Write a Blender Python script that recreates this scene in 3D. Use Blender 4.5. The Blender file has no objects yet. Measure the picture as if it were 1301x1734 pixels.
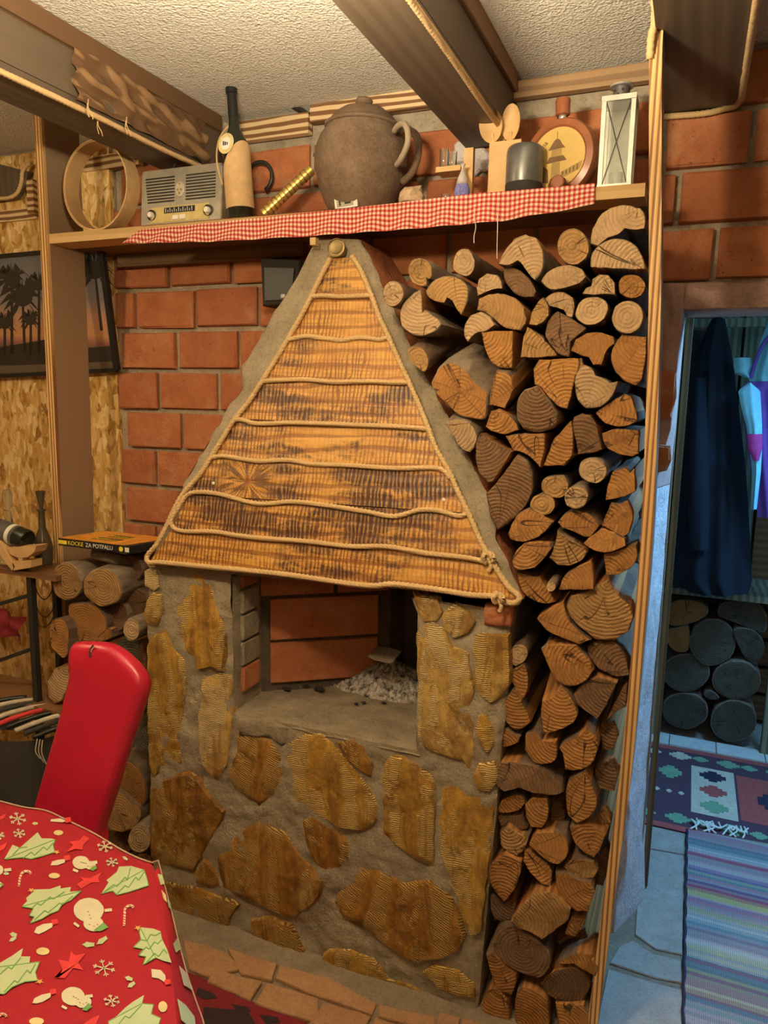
import bpy, bmesh, math, random
from mathutils import Vector, Matrix, noise
random.seed(7)
rnd = random.Random(11)
S = bpy.context.scene
COL = S.collection
PI = math.pi

# ------------------------------------------------------------------ camera
F = 1250.; H = 1.70; YAW = math.radians(22.4); PIT = math.radians(9.0); ROLL = math.radians(1.07)
cf = Vector((-math.sin(YAW)*math.cos(PIT), math.cos(YAW)*math.cos(PIT), -math.sin(PIT)))
cr0 = Vector((math.cos(YAW), math.sin(YAW), 0)); cu0 = cr0.cross(cf)
cr = math.cos(ROLL)*cr0 + math.sin(ROLL)*cu0; cu = -math.sin(ROLL)*cr0 + math.cos(ROLL)*cu0
cam = bpy.data.objects.new('camera', bpy.data.cameras.new('camera')); COL.objects.link(cam)
cam.matrix_world = Matrix(((cr.x, cu.x, -cf.x, 0), (cr.y, cu.y, -cf.y, 0), (cr.z, cu.z, -cf.z, H), (0, 0, 0, 1)))
cam.data.sensor_fit = 'VERTICAL'; cam.data.sensor_height = 36.0; cam.data.lens = F/1734*36
cam.data.clip_start = 0.02
S.camera = cam
S.view_settings.view_transform = 'Standard'; S.view_settings.look = 'None'
S.view_settings.exposure = 0.0; S.view_settings.gamma = 1.0; S.view_settings.use_curve_mapping = False
W = bpy.data.worlds.new('world'); S.world = W; W.use_nodes = True
W.node_tree.nodes['Background'].inputs[0].default_value = (1, .72, .45, 1)
W.node_tree.nodes['Background'].inputs[1].default_value = 0.02

def lamp(name, kind, loc, power, col, size=.06, rot=None, sy=None):
    l = bpy.data.lights.new(name, kind); l.energy = power; l.color = col
    if kind == 'AREA':
        l.size = size
        if sy: l.shape = 'RECTANGLE'; l.size_y = sy
    else: l.shadow_soft_size = size
    o = bpy.data.objects.new(name, l); COL.objects.link(o); o.location = loc
    if rot: o.rotation_euler = rot
    return o
WARM = (1, .76, .44)
lamp('ceiling_lamp_light', 'POINT', (-.60, .78, 2.27), 31, (1, .78, .47), .05)
lamp('ceiling_fill_uplight', 'AREA', (-.60, .78, 2.22), 84, (1, .83, .57), .22, (math.radians(180), 0, 0))  # added uplight that brightens the ceiling; the lamp bowl is invented
lamp('left_lamp_light', 'POINT', (-2.15, .75, 2.30), 24, WARM, .05)
lamp('room_fill_light', 'POINT', (.1, -.9, 2.3), 11, WARM, .12)  # added warm fill behind the camera for lower logs and passage, no known lamp
lamp('hall_lamp_light', 'AREA', (.72, 2.95, 2.30), 80, (.20, .55, 1), .4, (math.radians(-42), math.radians(10), 0))
lamp('hall_side_fill_light', 'AREA', (1.7, 3.3, 1.5), 7, (.12, .48, 1), .5, (0, math.radians(90), 0))  # added blue fill from the right for dress and coat, no known window

# ------------------------------------------------------------------ rays
def ray(x, y):
    return cf + cr*((x-650.5)/F) - cu*((y-867)/F)
def PY(x, y, Y):
    d = ray(x, y); t = Y/d.y; return Vector((d.x*t, Y, H+d.z*t))
def PZ(x, y, z):
    d = ray(x, y); t = (z-H)/d.z; return Vector((d.x*t, d.y*t, z))
def PL(x, y, p0, n):
    d = ray(x, y); o = Vector((0, 0, H)); t = (p0-o).dot(n)/d.dot(n); return o+d*t
def ab(poly, o=(0, 0, 1)):
    return [(o[0]+x/o[2], o[1]+y/o[2]) for x, y in poly]

# ------------------------------------------------------------------ materials
class NT:
    def __init__(s, name):
        s.m = bpy.data.materials.new(name); s.m.use_nodes = True; s.t = s.m.node_tree
        s.b = s.t.nodes['Principled BSDF']; s.L = s.t.links.new
        s._tc = None
    def n(s, typ, ins=None, **kw):
        x = s.t.nodes.new('ShaderNode'+typ)
        for k, v in kw.items(): setattr(x, k, v)
        for k, v in (ins or {}).items():
            if isinstance(v, bpy.types.NodeSocket): s.L(v, x.inputs[k])
            else: x.inputs[k].default_value = v
        return x
    def co(s, scale=(1, 1, 1), rand=True, rot=(0, 0, 0)):
        if s._tc is None:
            s._tc = s.n('TexCoord'); s._oi = s.n('ObjectInfo')
            mul = s.n('Math', {0: s._oi.outputs['Random'], 1: 37.0}, operation='MULTIPLY')
            s._sh = s.n('VectorMath', {0: s._tc.outputs['Object'], 1: mul.outputs[0]}, operation='ADD')
        v = (s._sh.outputs[0] if rand else s._tc.outputs['Object'])
        return s.n('Mapping', {'Vector': v, 'Scale': scale, 'Rotation': rot}).outputs[0]
    def rand(s):
        s.co(); return s._oi.outputs['Random']
    def noise(s, sc, det=4, rough=.6, scale=(1, 1, 1), dist=0, rand=True, rot=(0, 0, 0)):
        return s.n('TexNoise', {'Vector': s.co(scale, rand, rot), 'Scale': sc, 'Detail': det, 'Roughness': rough, 'Distortion': dist}).outputs['Fac']
    def wave(s, sc, dist=1, ds=1, det=2, direction='X', typ='BANDS', scale=(1, 1, 1), rand=True, prof='SIN', rot=(0, 0, 0)):
        x = s.n('TexWave', {'Vector': s.co(scale, rand, rot), 'Scale': sc, 'Distortion': dist, 'Detail': det, 'Detail Scale': ds})
        x.wave_type = typ; x.wave_profile = prof
        if typ == 'BANDS': x.bands_direction = direction
        else: x.rings_direction = direction
        return x.outputs['Fac']
    def ramp(s, fac, stops, interp='LINEAR'):
        x = s.n('ValToRGB', {'Fac': fac}); r = x.color_ramp; r.interpolation = interp
        while len(r.elements) < len(stops): r.elements.new(.5)
        for e, (p, c) in zip(r.elements, stops):
            e.position = p; e.color = (c, c, c, 1) if isinstance(c, (int, float)) else (*c, 1)
        return x.outputs['Color']
    def mix(s, fac, a, b, mode='MIX'):
        x = s.n('Mix', data_type='RGBA', blend_type=mode)
        for k, v in ((0, fac), (6, a), (7, b)):
            if isinstance(v, bpy.types.NodeSocket): s.L(v, x.inputs[k])
            else: x.inputs[k].default_value = v if k == 0 else (*v, 1)
        return x.outputs[2]
    def math(s, op, a, b=0., c=0.):
        return s.n('Math', {0: a, 1: b, 2: c}, operation=op).outputs[0]
    def bump(s, h, st=.5, d=.005):
        x = s.n('Bump', {'Height': h, 'Strength': st, 'Distance': d})
        s.L(x.outputs[0], s.b.inputs['Normal'])
    def out(s, col=None, rough=.8, metal=0, spec=.3):
        if col is not None:
            if isinstance(col, bpy.types.NodeSocket): s.L(col, s.b.inputs['Base Color'])
            else: s.b.inputs['Base Color'].default_value = (*col, 1)
        s.b.inputs['Roughness'].default_value = rough; s.b.inputs['Metallic'].default_value = metal
        s.b.inputs['Specular IOR Level'].default_value = spec
        return s.m
def plain(name, c, rough=.6, metal=0, var=.15, sc=40, spec=.4, bump=0):
    t = NT(name); f = t.noise(sc, 3)
    col = t.ramp(f, [(.25, tuple(k*(1-var) for k in c)), (.75, tuple(min(1, k*(1+var)) for k in c))])
    if bump: t.bump(f, bump, .003)
    return t.out(col, rough, metal, spec)

def m_brick():
    t = NT('brick'); f = t.noise(9, 6, .65); g = t.noise(60, 3)
    c = t.ramp(f, [(.25, (.38, .125, .05)), (.5, (.50, .18, .075)), (.75, (.58, .25, .12))])
    c = t.mix(t.math('MULTIPLY', t.rand(), .45), c, (.33, .11, .055))
    c = t.mix(t.ramp(t.noise(6, 8, .78), [(.54, 0), (.70, .55)]), c, (.52, .34, .20))
    c = t.mix(t.ramp(t.noise(14, 6, .8), [(.56, 0), (.72, .5)]), c, (.30, .085, .04))
    c = t.mix(t.ramp(t.noise(90, 2), [(.68, 0), (.74, 1)]), c, (.20, .06, .03))
    t.bump(t.math('ADD', f, t.math('MULTIPLY', g, .6)), .9, .008)
    return t.out(c, .9)
def m_mortar(name, a, b, st=.8):
    t = NT(name); f = t.noise(14, 7, .7); g = t.noise(110, 4, .7)
    c = t.ramp(f, [(.3, a), (.7, b)])
    c = t.mix(t.ramp(g, [(.3, .45), (.5, 0)]), c, tuple(k*.45 for k in a))
    t.bump(t.math('ADD', f, t.math('MULTIPLY', g, .35)), st, .012)
    return t.out(c, .95)
def m_stone(name, base, dark, cream, ang=0, amt=.85, rs=55):
    t = NT(name)
    c = t.ramp(t.noise(8, 7, .7, dist=.6), [(.30, dark), (.5, base), (.72, tuple(min(1, k*1.35) for k in base))])
    bands = t.noise(11, 4, .6, scale=(1, 1, .22), dist=1.2, rot=(0, ang, 0))
    ribs = t.wave(rs, 3.0, 1.2, 2, 'Z', rot=(0, ang*.6, 0))
    patch = t.ramp(t.noise(8, 4, .7), [(.38, 0), (.46, 1)])
    bm = t.ramp(bands, [(.47, 0), (.52, 1)])
    k = t.math('MULTIPLY', bm, t.ramp(ribs, [(.35, .0), (.60, 1)]))
    gap = t.math('MULTIPLY', t.math('MULTIPLY', bm, patch), t.ramp(ribs, [(.2, .7), (.45, 0)]))
    c = t.mix(gap, c, dark)
    k = t.math('MULTIPLY', k, patch)
    c = t.mix(t.math('MULTIPLY', t.ramp(bands, [(.36, 1), (.46, 0)]), .6), c, dark)
    c = t.mix(t.ramp(t.noise(5, 6, .75), [(.55, 0), (.72, .55)]), c, cream)
    c = t.mix(t.math('MULTIPLY', k, amt), c, cream)
    c = t.mix(t.ramp(t.noise(22, 5, .8), [(.58, 0), (.70, .75)]), c, dark)
    t.bump(t.math('ADD', t.math('MULTIPLY', k, .6), t.noise(20, 7, .75)), 1., .010)
    return t.out(c, .55, spec=.35)
def m_board(name='scorched_board', thr=.52, knot=None):
    t = NT(name)
    grain = t.wave(9, 9, .8, 4, 'Z', scale=(.22, 1, 1))
    fine = t.noise(70, 3, .6, scale=(.12, 1, 1))
    saw = t.wave(25, 7, 1.1, 3, 'X', scale=(1, 1, .25), rot=(0, .12, 0))
    saw2 = t.wave(22, 6, 1.0, 3, 'Z', scale=(.10, 1, 1))
    zone = t.ramp(t.noise(5, 4, .6), [(.38, .05), (.56, 1)])
    burn = t.ramp(t.noise(7, 6, .70, scale=(.55, 1, 1.5)), [(thr, 0), (thr+.09, 1)])
    light = t.mix(t.noise(7, 3), (.72, .42, .11), (.58, .27, .045))
    c = t.mix(t.math('MULTIPLY', t.ramp(fine, [(.4, 1), (.55, 0)]), .35), light, (.34, .13, .02))
    c = t.mix(t.ramp(grain, [(.10, .7), (.28, 0)]), c, (.22, .07, .012))
    k = t.math('MULTIPLY', t.ramp(saw, [(.28, 1), (.50, 0)]), zone)
    k2 = t.math('MULTIPLY', t.ramp(saw2, [(.10, .5), (.25, 0)]), zone)
    c = t.mix(t.math('MULTIPLY', t.math('MAXIMUM', k, k2), .78), c, (.16, .045, .010))
    bb = t.math('MULTIPLY', burn, t.ramp(saw, [(.55, 1), (.85, .55)]))
    c = t.mix(t.math('MULTIPLY', bb, .94), c, (.04, .013, .010))
    if knot:
        sp = t.n('SeparateXYZ', {0: t.co((1, 1, 1), False)})
        x = t.math('SUBTRACT', sp.outputs[0], knot[0]); z = t.math('SUBTRACT', sp.outputs[2], knot[1])
        an = t.math('ARCTAN2', z, x); l = t.math('SQRT', t.math('ADD', t.math('MULTIPLY', x, x), t.math('MULTIPLY', z, z)))
        v = t.n('CombineXYZ', {0: t.math('MULTIPLY', t.math('COSINE', an), 1.), 1: t.math('SINE', an), 2: t.math('MULTIPLY', l, 3.)})
        rays = t.ramp(t.n('TexNoise', {'Vector': v.outputs[0], 'Scale': 5.5, 'Detail': 3., 'Distortion': .6}).outputs['Fac'], [(.44, 1), (.56, 0)])
        rr = t.n('TexWave', {'Vector': t.n('CombineXYZ', {0: l}).outputs[0], 'Scale': 38., 'Distortion': 1.}).outputs['Fac']
        msk = t.ramp(l, [(.06, 1), (.12, 0)])
        kc = t.mix(t.math('MULTIPLY', rays, .85), (.60, .30, .06), (.07, .022, .010))
        kc = t.mix(t.ramp(rr, [(.2, .35), (.5, 0)]), kc, (.15, .05, .012))
        kc = t.mix(t.ramp(l, [(.006, .9), (.016, 0)]), kc, (.22, .07, .015))
        c = t.mix(msk, c, kc)
    t.bump(t.math('ADD', grain, saw), .35, .002)
    return t.out(c, .42, spec=.45)
def m_end(name, a, b, ring, crack=.9):
    t = NT(name)
    r = t.wave(34, 2.5, 2.5, 4, 'Y', 'RINGS', rand=False)
    f = t.noise(12, 6, .7)
    c = t.mix(f, a, b)
    c = t.mix(t.ramp(r, [(.30, .22), (.55, 0)]), c, ring)
    sp = t.n('SeparateXYZ', {0: t.co((1, 1, 1), False)})
    an = t.math('ARCTAN2', sp.outputs[0], sp.outputs[2])
    l = t.n('VectorMath', {0: t.co((1, 0, 1), False)}, operation='LENGTH').outputs['Value']
    v = t.n('CombineXYZ', {0: t.math('COSINE', an), 1: t.math('SINE', an), 2: t.math('ADD', t.math('MULTIPLY', l, 2.0), t.math('MULTIPLY', t.rand(), 50.))})
    nn = t.n('TexNoise', {'Vector': v.outputs[0], 'Scale': 1.7, 'Detail': 1.0}).outputs['Fac']
    d = t.math('ABSOLUTE', t.math('SUBTRACT', nn, .5))
    w = t.math('DIVIDE', .0006, t.math('ADD', l, .02))
    ck = t.ramp(t.math('DIVIDE', d, t.math('ADD', w, .002)), [(.5, 1), (1.0, 0)])
    ck = t.math('MULTIPLY', ck, t.ramp(t.noise(9, 2), [(.46, 0), (.54, crack)]))
    c = t.mix(ck, c, (.05, .025, .012))
    c = t.mix(t.ramp(t.noise(16, 6, .8), [(.5, 0), (.72, .7)]), c, tuple(k*.42 for k in a))
    c = t.mix(t.math('MULTIPLY', t.rand(), .38), c, tuple(k*.55 for k in ring))
    t.bump(t.math('SUBTRACT', t.math('ADD', t.noise(45, 5, .7), t.math('MULTIPLY', r, .25)), ck), .9, .006)
    return t.out(c, .8)
def m_bark(name, a, b):
    t = NT(name)
    f = t.noise(22, 7, .75, scale=(1, .35, 1)); g = t.n('TexVoronoi', {'Vector': t.co((1, .3, 1)), 'Scale': 40.}).outputs['Distance']
    c = t.ramp(f, [(.3, a), (.65, b), (.8, tuple(min(1, k*1.5) for k in b))])
    t.bump(t.math('ADD', f, g), .8, .008)
    return t.out(c, .95)
def m_wood(name, a, b, axis='Z', sc=20, rough=.7, dark=None, amt=.6, stretch=.08, dist=3):
    t = NT(name)
    s = {'X': (stretch, 1, 1), 'Y': (1, stretch, 1), 'Z': (1, 1, stretch)}[axis]
    wd = {'X': 'Z', 'Y': 'X', 'Z': 'X'}[axis]
    f = t.noise(sc*1.3, 6, .65, scale=s); w = t.wave(sc*.7, dist, 1, 3, wd, scale=s)
    c = t.mix(f, a, b)
    if dark: c = t.mix(t.math('MULTIPLY', t.ramp(w, [(.35, 1), (.6, 0)]), amt), c, dark)
    t.bump(t.math('ADD', f, w), .3, .002)
    return t.out(c, rough)
def m_osb():
    t = NT('strand_board')
    cols = []
    wn = t.n('TexNoise', {'Vector': t.co(), 'Scale': 9., 'Detail': 3.}).outputs['Color']
    for i, (ro, sc) in enumerate(((.35, (1, 1, .42)), (-.8, (1, 1, .40)), (1.3, (1, 1, .5)))):
        vv = t.n('VectorMath', {0: t.co(sc, True, (0, ro, 0)), 1: t.n('VectorMath', {0: wn, 'Scale': .05}, operation='SCALE').outputs[0]}, operation='ADD').outputs[0]
        v = t.n('TexVoronoi', {'Vector': vv, 'Scale': 52. + 12*i, 'Randomness': 1.}, distance='EUCLIDEAN')
        cols.append(v)
    a = t.n('SeparateColor', {0: cols[0].outputs['Color']}).outputs[0]
    b = t.n('SeparateColor', {0: cols[1].outputs['Color']}).outputs[1]
    c2 = t.n('SeparateColor', {0: cols[2].outputs['Color']}).outputs[2]
    k = t.math('ADD', t.math('MULTIPLY', a, .62), t.math('ADD', t.math('MULTIPLY', b, .28), t.math('MULTIPLY', c2, .10)))
    c = t.ramp(k, [(.12, (.32, .15, .035)), (.35, (.60, .35, .10)), (.6, (.76, .49, .17)), (.85, (.90, .70, .38))])
    t.bump(k, .4, .003)
    return t.out(c, .6)
def m_ceil():
    t = NT('stucco'); f = t.noise(75, 5, .7); g = t.n('TexVoronoi', {'Vector': t.co(), 'Scale': 120.}).outputs['Distance']
    t.bump(t.math('ADD', f, t.math('MULTIPLY', g, .6)), .9, .012)
    return t.out(t.ramp(t.noise(2, 3), [(.3, (.80, .76, .67)), (.7, (.86, .83, .75))]), .9)
def m_ash():
    t = NT('ash'); f = t.noise(45, 6, .8)
    t.bump(f, 1., .008)
    return t.out(t.ramp(f, [(.36, (.03, .025, .022)), (.45, (.30, .26, .22)), (.56, (.66, .60, .53)), (.7, (.92, .88, .82))]), .95)
def m_gingham():
    t = NT('gingham_cloth'); sp = t.n('SeparateXYZ', {0: t.co((1, 1, 1), False)})
    def st(o):
        x = t.math('FRACT', t.math('MULTIPLY', o, 78.)); return t.math('LESS_THAN', x, .5)
    a = st(sp.outputs[0]); b = st(t.math('ADD', sp.outputs[2], t.math('MULTIPLY', sp.outputs[1], 1.)))
    k = t.math('MULTIPLY', t.math('ADD', a, b), .5)
    c = t.ramp(k, [(0, (.86, .74, .60)), (.5, (.66, .20, .15)), (1, (.42, .03, .035))])
    t.bump(t.noise(300, 2), .3, .001)
    return t.out(c, .9)
def m_glass(name, col=(.9, .95, .9), rough=.05):
    t = NT(name); t.b.inputs['Transmission Weight'].default_value = .95; t.b.inputs['IOR'].default_value = 1.45
    return t.out(col, rough)
def m_rag():
    t = NT('rag_weave'); sp = t.n('SeparateXYZ', {0: t.co((1, 1, 1), False)})
    r = random.Random(5)
    pal = [(.55, .52, .48), (.16, .26, .26), (.52, .40, .42), (.20, .32, .36), (.62, .60, .52), (.34, .40, .34), (.45, .10, .16), (.56, .50, .20), (.50, .33, .36), (.12, .20, .24), (.25, .08, .28), (.60, .58, .55)]
    def rp(seed, n):
        rr = random.Random(seed); st = []
        for i in range(n): st.append((i/n, rr.choice(pal)))
        return st
    p = t.math('MULTIPLY', sp.outputs[1], 1.0)
    u = t.math('ADD', p, t.math('MULTIPLY', t.noise(3, 3), .02))
    f1 = t.math('FRACT', t.math('MULTIPLY', u, 1.05))
    c1 = t.ramp(f1, rp(3, 31), 'CONSTANT')
    f2 = t.math('FRACT', t.math('MULTIPLY', u, 2.3)); c2 = t.ramp(f2, rp(8, 30), 'CONSTANT')
    c = t.mix(.42, c1, c2)
    w = t.wave(55, 1.5, 2, 2, 'X', rand=False)
    c = t.mix(t.ramp(w, [(.2, .35), (.5, 0)]), c, (.10, .10, .12))
    t.bump(t.math('ADD', t.wave(70, 1, 1, 1, 'Y', rand=False), w), .6, .003)
    return t.out(c, .95)
def m_postedge():
    t = NT('scorched_edge')
    w = t.wave(26, 2.2, .8, 3, 'X', scale=(1, 1, .03)); f = t.noise(9, 3, scale=(1, 1, .3))
    c = t.mix(f, (.66, .38, .13), (.80, .55, .26))
    c = t.mix(t.math('MULTIPLY', t.ramp(w, [(.25, 1), (.5, 0)]), .85), c, (.20, .07, .02))
    t.bump(w, .3, .003)
    return t.out(c, .5)
def m_trim():
    t = NT('scorched_trim')
    w = t.wave(13, 5, .8, 3, 'Z', scale=(.22, 1, 1))
    c = t.mix(t.ramp(w, [(.35, .95), (.6, 0)]), (.74, .55, .32), (.20, .09, .035))
    return t.out(c, .6)

MT = dict(
 brick=m_brick(), mortar=m_mortar('mortar', (.34, .28, .20), (.56, .48, .36), 1.),
 cement=m_mortar('cement', (.27, .215, .145), (.44, .365, .255), 1.), plaster=m_mortar('lime_plaster', (.55, .50, .50), (.86, .82, .82), .9),
 lintel=m_mortar('lintel_plaster', (.42, .26, .22), (.55, .36, .31), .4),
 soot=m_mortar('sooty_mortar', (.075, .055, .04), (.15, .115, .08)), hearth=m_mortar('hearth_cement', (.20, .155, .105), (.34, .27, .185)),
 sa=m_stone('ochre_stone', (.46, .25, .035), (.14, .055, .010), (.82, .60, .22), .15, 1.),
 sb=m_stone('dark_ochre_stone', (.35, .165, .022), (.12, .045, .009), (.62, .42, .13), -.6, .8, 48),
 sc=m_stone('cream_stone', (.58, .37, .10), (.20, .09, .02), (.90, .72, .38), .05, 1., 60),
 board=m_board(), boardh=m_board('charred_board', .43), boardl=m_board('pale_scorched_board', .56), boardk=m_board('knotty_board', .44, (-.235, .055)), osb=m_osb(), ceil=m_ceil(), ging=m_gingham(), rag=m_rag(), pedge=m_postedge(), trim=m_trim(), trimb=m_wood('worn_trim_wood', (.46, .30, .16), (.33, .20, .10), 'X', 14, .6, (.16, .09, .045), .5),
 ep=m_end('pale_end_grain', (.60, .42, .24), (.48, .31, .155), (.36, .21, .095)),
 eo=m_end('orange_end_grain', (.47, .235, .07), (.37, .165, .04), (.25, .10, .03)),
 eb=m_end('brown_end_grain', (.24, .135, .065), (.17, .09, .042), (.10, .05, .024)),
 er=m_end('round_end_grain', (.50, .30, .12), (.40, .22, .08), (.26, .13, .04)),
 eg=m_end('grey_end_grain', (.15, .125, .085), (.10, .085, .055), (.05, .04, .03)),
 bd=m_bark('dark_bark', (.075, .045, .028), (.19, .125, .08)), bg=m_bark('grey_bark', (.12, .09, .065), (.30, .23, .165)),
 split=m_wood('split_wood', (.44, .21, .065), (.34, .14, .04), 'Y', 24, .8, (.18, .075, .025), .6),
 rope=m_wood('rope_fibre', (.55, .37, .17), (.68, .48, .25), 'X', 60, .9),
 post=m_wood('post_wood', (.40, .28, .17), (.31, .21, .125), 'Z', 10, .7, (.20, .13, .075), .3),
 beam=m_wood('dark_beam_wood', (.15, .11, .075), (.09, .065, .045), 'Y', 12, .5, (.05, .035, .022), .25),
 beamh=m_wood('beam_strip_wood', (.30, .18, .09), (.20, .11, .05), 'Y', 16, .6, (.08, .04, .02), .7),
 pine=m_wood('pine_wood', (.72, .50, .24), (.62, .40, .17), 'X', 12, .6, (.45, .26, .09), .4),
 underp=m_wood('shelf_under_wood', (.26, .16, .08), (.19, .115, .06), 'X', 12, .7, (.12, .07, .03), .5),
 tan=plain('tan_paper', (.60, .40, .20), .8), light=plain('light_wood', (.66, .42, .19), .55, sc=15),
 dwood=m_wood('rack_wood', (.27, .14, .06), (.19, .09, .04), 'X', 12, .45, (.09, .04, .02), .5),
 silver=plain('silver_plastic', (.42, .39, .33), .35, .6), metal=plain('bright_metal', (.62, .59, .53), .38, .6), dmetal=plain('dark_metal', (.05, .045, .04), .4, .4),
 black=plain('black_plastic', (.016, .016, .017), .4), slot=plain('dark_slot', (.035, .03, .025), .9), gold=plain('gold_foil', (.68, .48, .12), .28, .75, .4, 90),
 dial=plain('dial_plate', (.62, .50, .20), .4), white=plain('white_print', (.85, .83, .76), .5, var=.05), glassd=plain('dark_bottle_glass', (.018, .02, .014), .08, spec=.7),
 glass=m_glass('clear_glass'), smoke=plain('smoked_glass', (.07, .055, .035), .12, spec=.7),
 clay=m_mortar('dark_clay', (.13, .085, .055), (.24, .165, .11), .6), clayl=plain('worn_clay', (.34, .27, .19), .7),
 greycup=plain('grey_metal', (.17, .17, .165), .35, .5), flask=plain('flask_wood', (.34, .12, .055), .28, var=.25, sc=12), flaskd=plain('flask_picture', (.66, .46, .15), .45, var=.12, sc=10),
 ink=plain('brown_ink', (.18, .10, .04), .6), ink2=plain('light_brown_ink', (.42, .28, .10), .6),
 red=plain('red_leather', (.46, .012, .035), .33, var=.1, sc=8, spec=.5), pip=plain('worn_piping', (.55, .38, .26), .7),
 cloth=plain('red_cloth', (.35, .010, .020), .85, var=.08), cg=plain('pale_green_print', (.52, .62, .36), .85, var=.06), cg2=plain('green_print', (.16, .34, .10), .85), cw=plain('cream_print', (.74, .70, .50), .85, var=.05),
 cr=plain('bright_red_print', (.66, .05, .05), .85), cy=plain('yellow_print', (.75, .62, .30), .85), co=plain('orange_print', (.80, .42, .15), .85),
 rugr=plain('maroon_weave', (.20, .015, .02), .95, bump=.5, sc=120), rugd=plain('black_weave', (.035, .02, .02), .95, bump=.5, sc=120),
 kil=plain('kilim_ground', (.10, .05, .075), .95, bump=.5, sc=150), kilr=plain('kilim_red', (.42, .09, .08), .95), kilg=plain('kilim_green', (.20, .36, .22), .95), kilw=plain('kilim_cream', (.62, .54, .42), .95), kilb=plain('kilim_black', (.03, .03, .06), .95),
 slab=m_mortar('floor_slab', (.32, .29, .25), (.44, .40, .35), .4), tile=plain('white_tile', (.72, .70, .66), .5),
 fbrick=m_mortar('worn_floor_brick', (.38, .20, .10), (.50, .29, .15), .6),
 coat=plain('navy_cloth', (.010, .015, .028), .9, var=.3, sc=6), coatd=plain('grey_brown_cloth', (.045, .04, .035), .95, sc=6), dressb=plain('light_blue_cloth', (.30, .72, .85), .7, var=.1), dressp=plain('violet_cloth', (.20, .08, .42), .7), dressm=plain('magenta_cloth', (.55, .05, .28), .7),
 slat=m_wood('old_slat_wood', (.34, .32, .22), (.22, .20, .13), 'Z', 14, .8, (.08, .07, .04), .6),
 ash=m_ash(), char=plain('charcoal', (.02, .018, .016), .8), brass=plain('aged_brass', (.30, .22, .10), .45, .7),
 ink3=plain('palm_ink', (.035, .03, .025), .3), plast=plain('clear_bag', (.55, .50, .48), .2), lav=plain('lavender', (.20, .20, .50), .8, var=.5, sc=200), rock=plain('pale_rock', (.50, .36, .24), .6, var=.3, sc=60),
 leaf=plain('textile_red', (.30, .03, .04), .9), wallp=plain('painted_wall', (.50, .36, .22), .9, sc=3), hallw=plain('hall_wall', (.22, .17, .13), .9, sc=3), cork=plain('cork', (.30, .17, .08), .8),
 org=plain('orange_box', (.80, .32, .04), .35, var=.35, sc=25), yel=plain('yellow_ink', (.85, .66, .05), .4),
)
def m_sunset():
    t = NT('sunset_print'); z = t.n('SeparateXYZ', {0: t.n('TexCoord').outputs['Generated']}).outputs[2]
    z = t.math('ADD', z, t.math('MULTIPLY', t.math('SUBTRACT', t.noise(6, 4, scale=(.3, 1, 1)), .5), .12))
    c = t.ramp(z, [(0, (.11, .09, .06)), (.26, (.15, .10, .07)), (.30, (.33, .12, .12)), (.36, (.55, .28, .12)), (.5, (.50, .27, .18)), (.62, (.22, .20, .22)), (1, (.13, .14, .17))])
    t.b.inputs['Coat Weight'].default_value = .3
    return t.out(c, .25, spec=.6)
MT['sunset'] = m_sunset()

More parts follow.
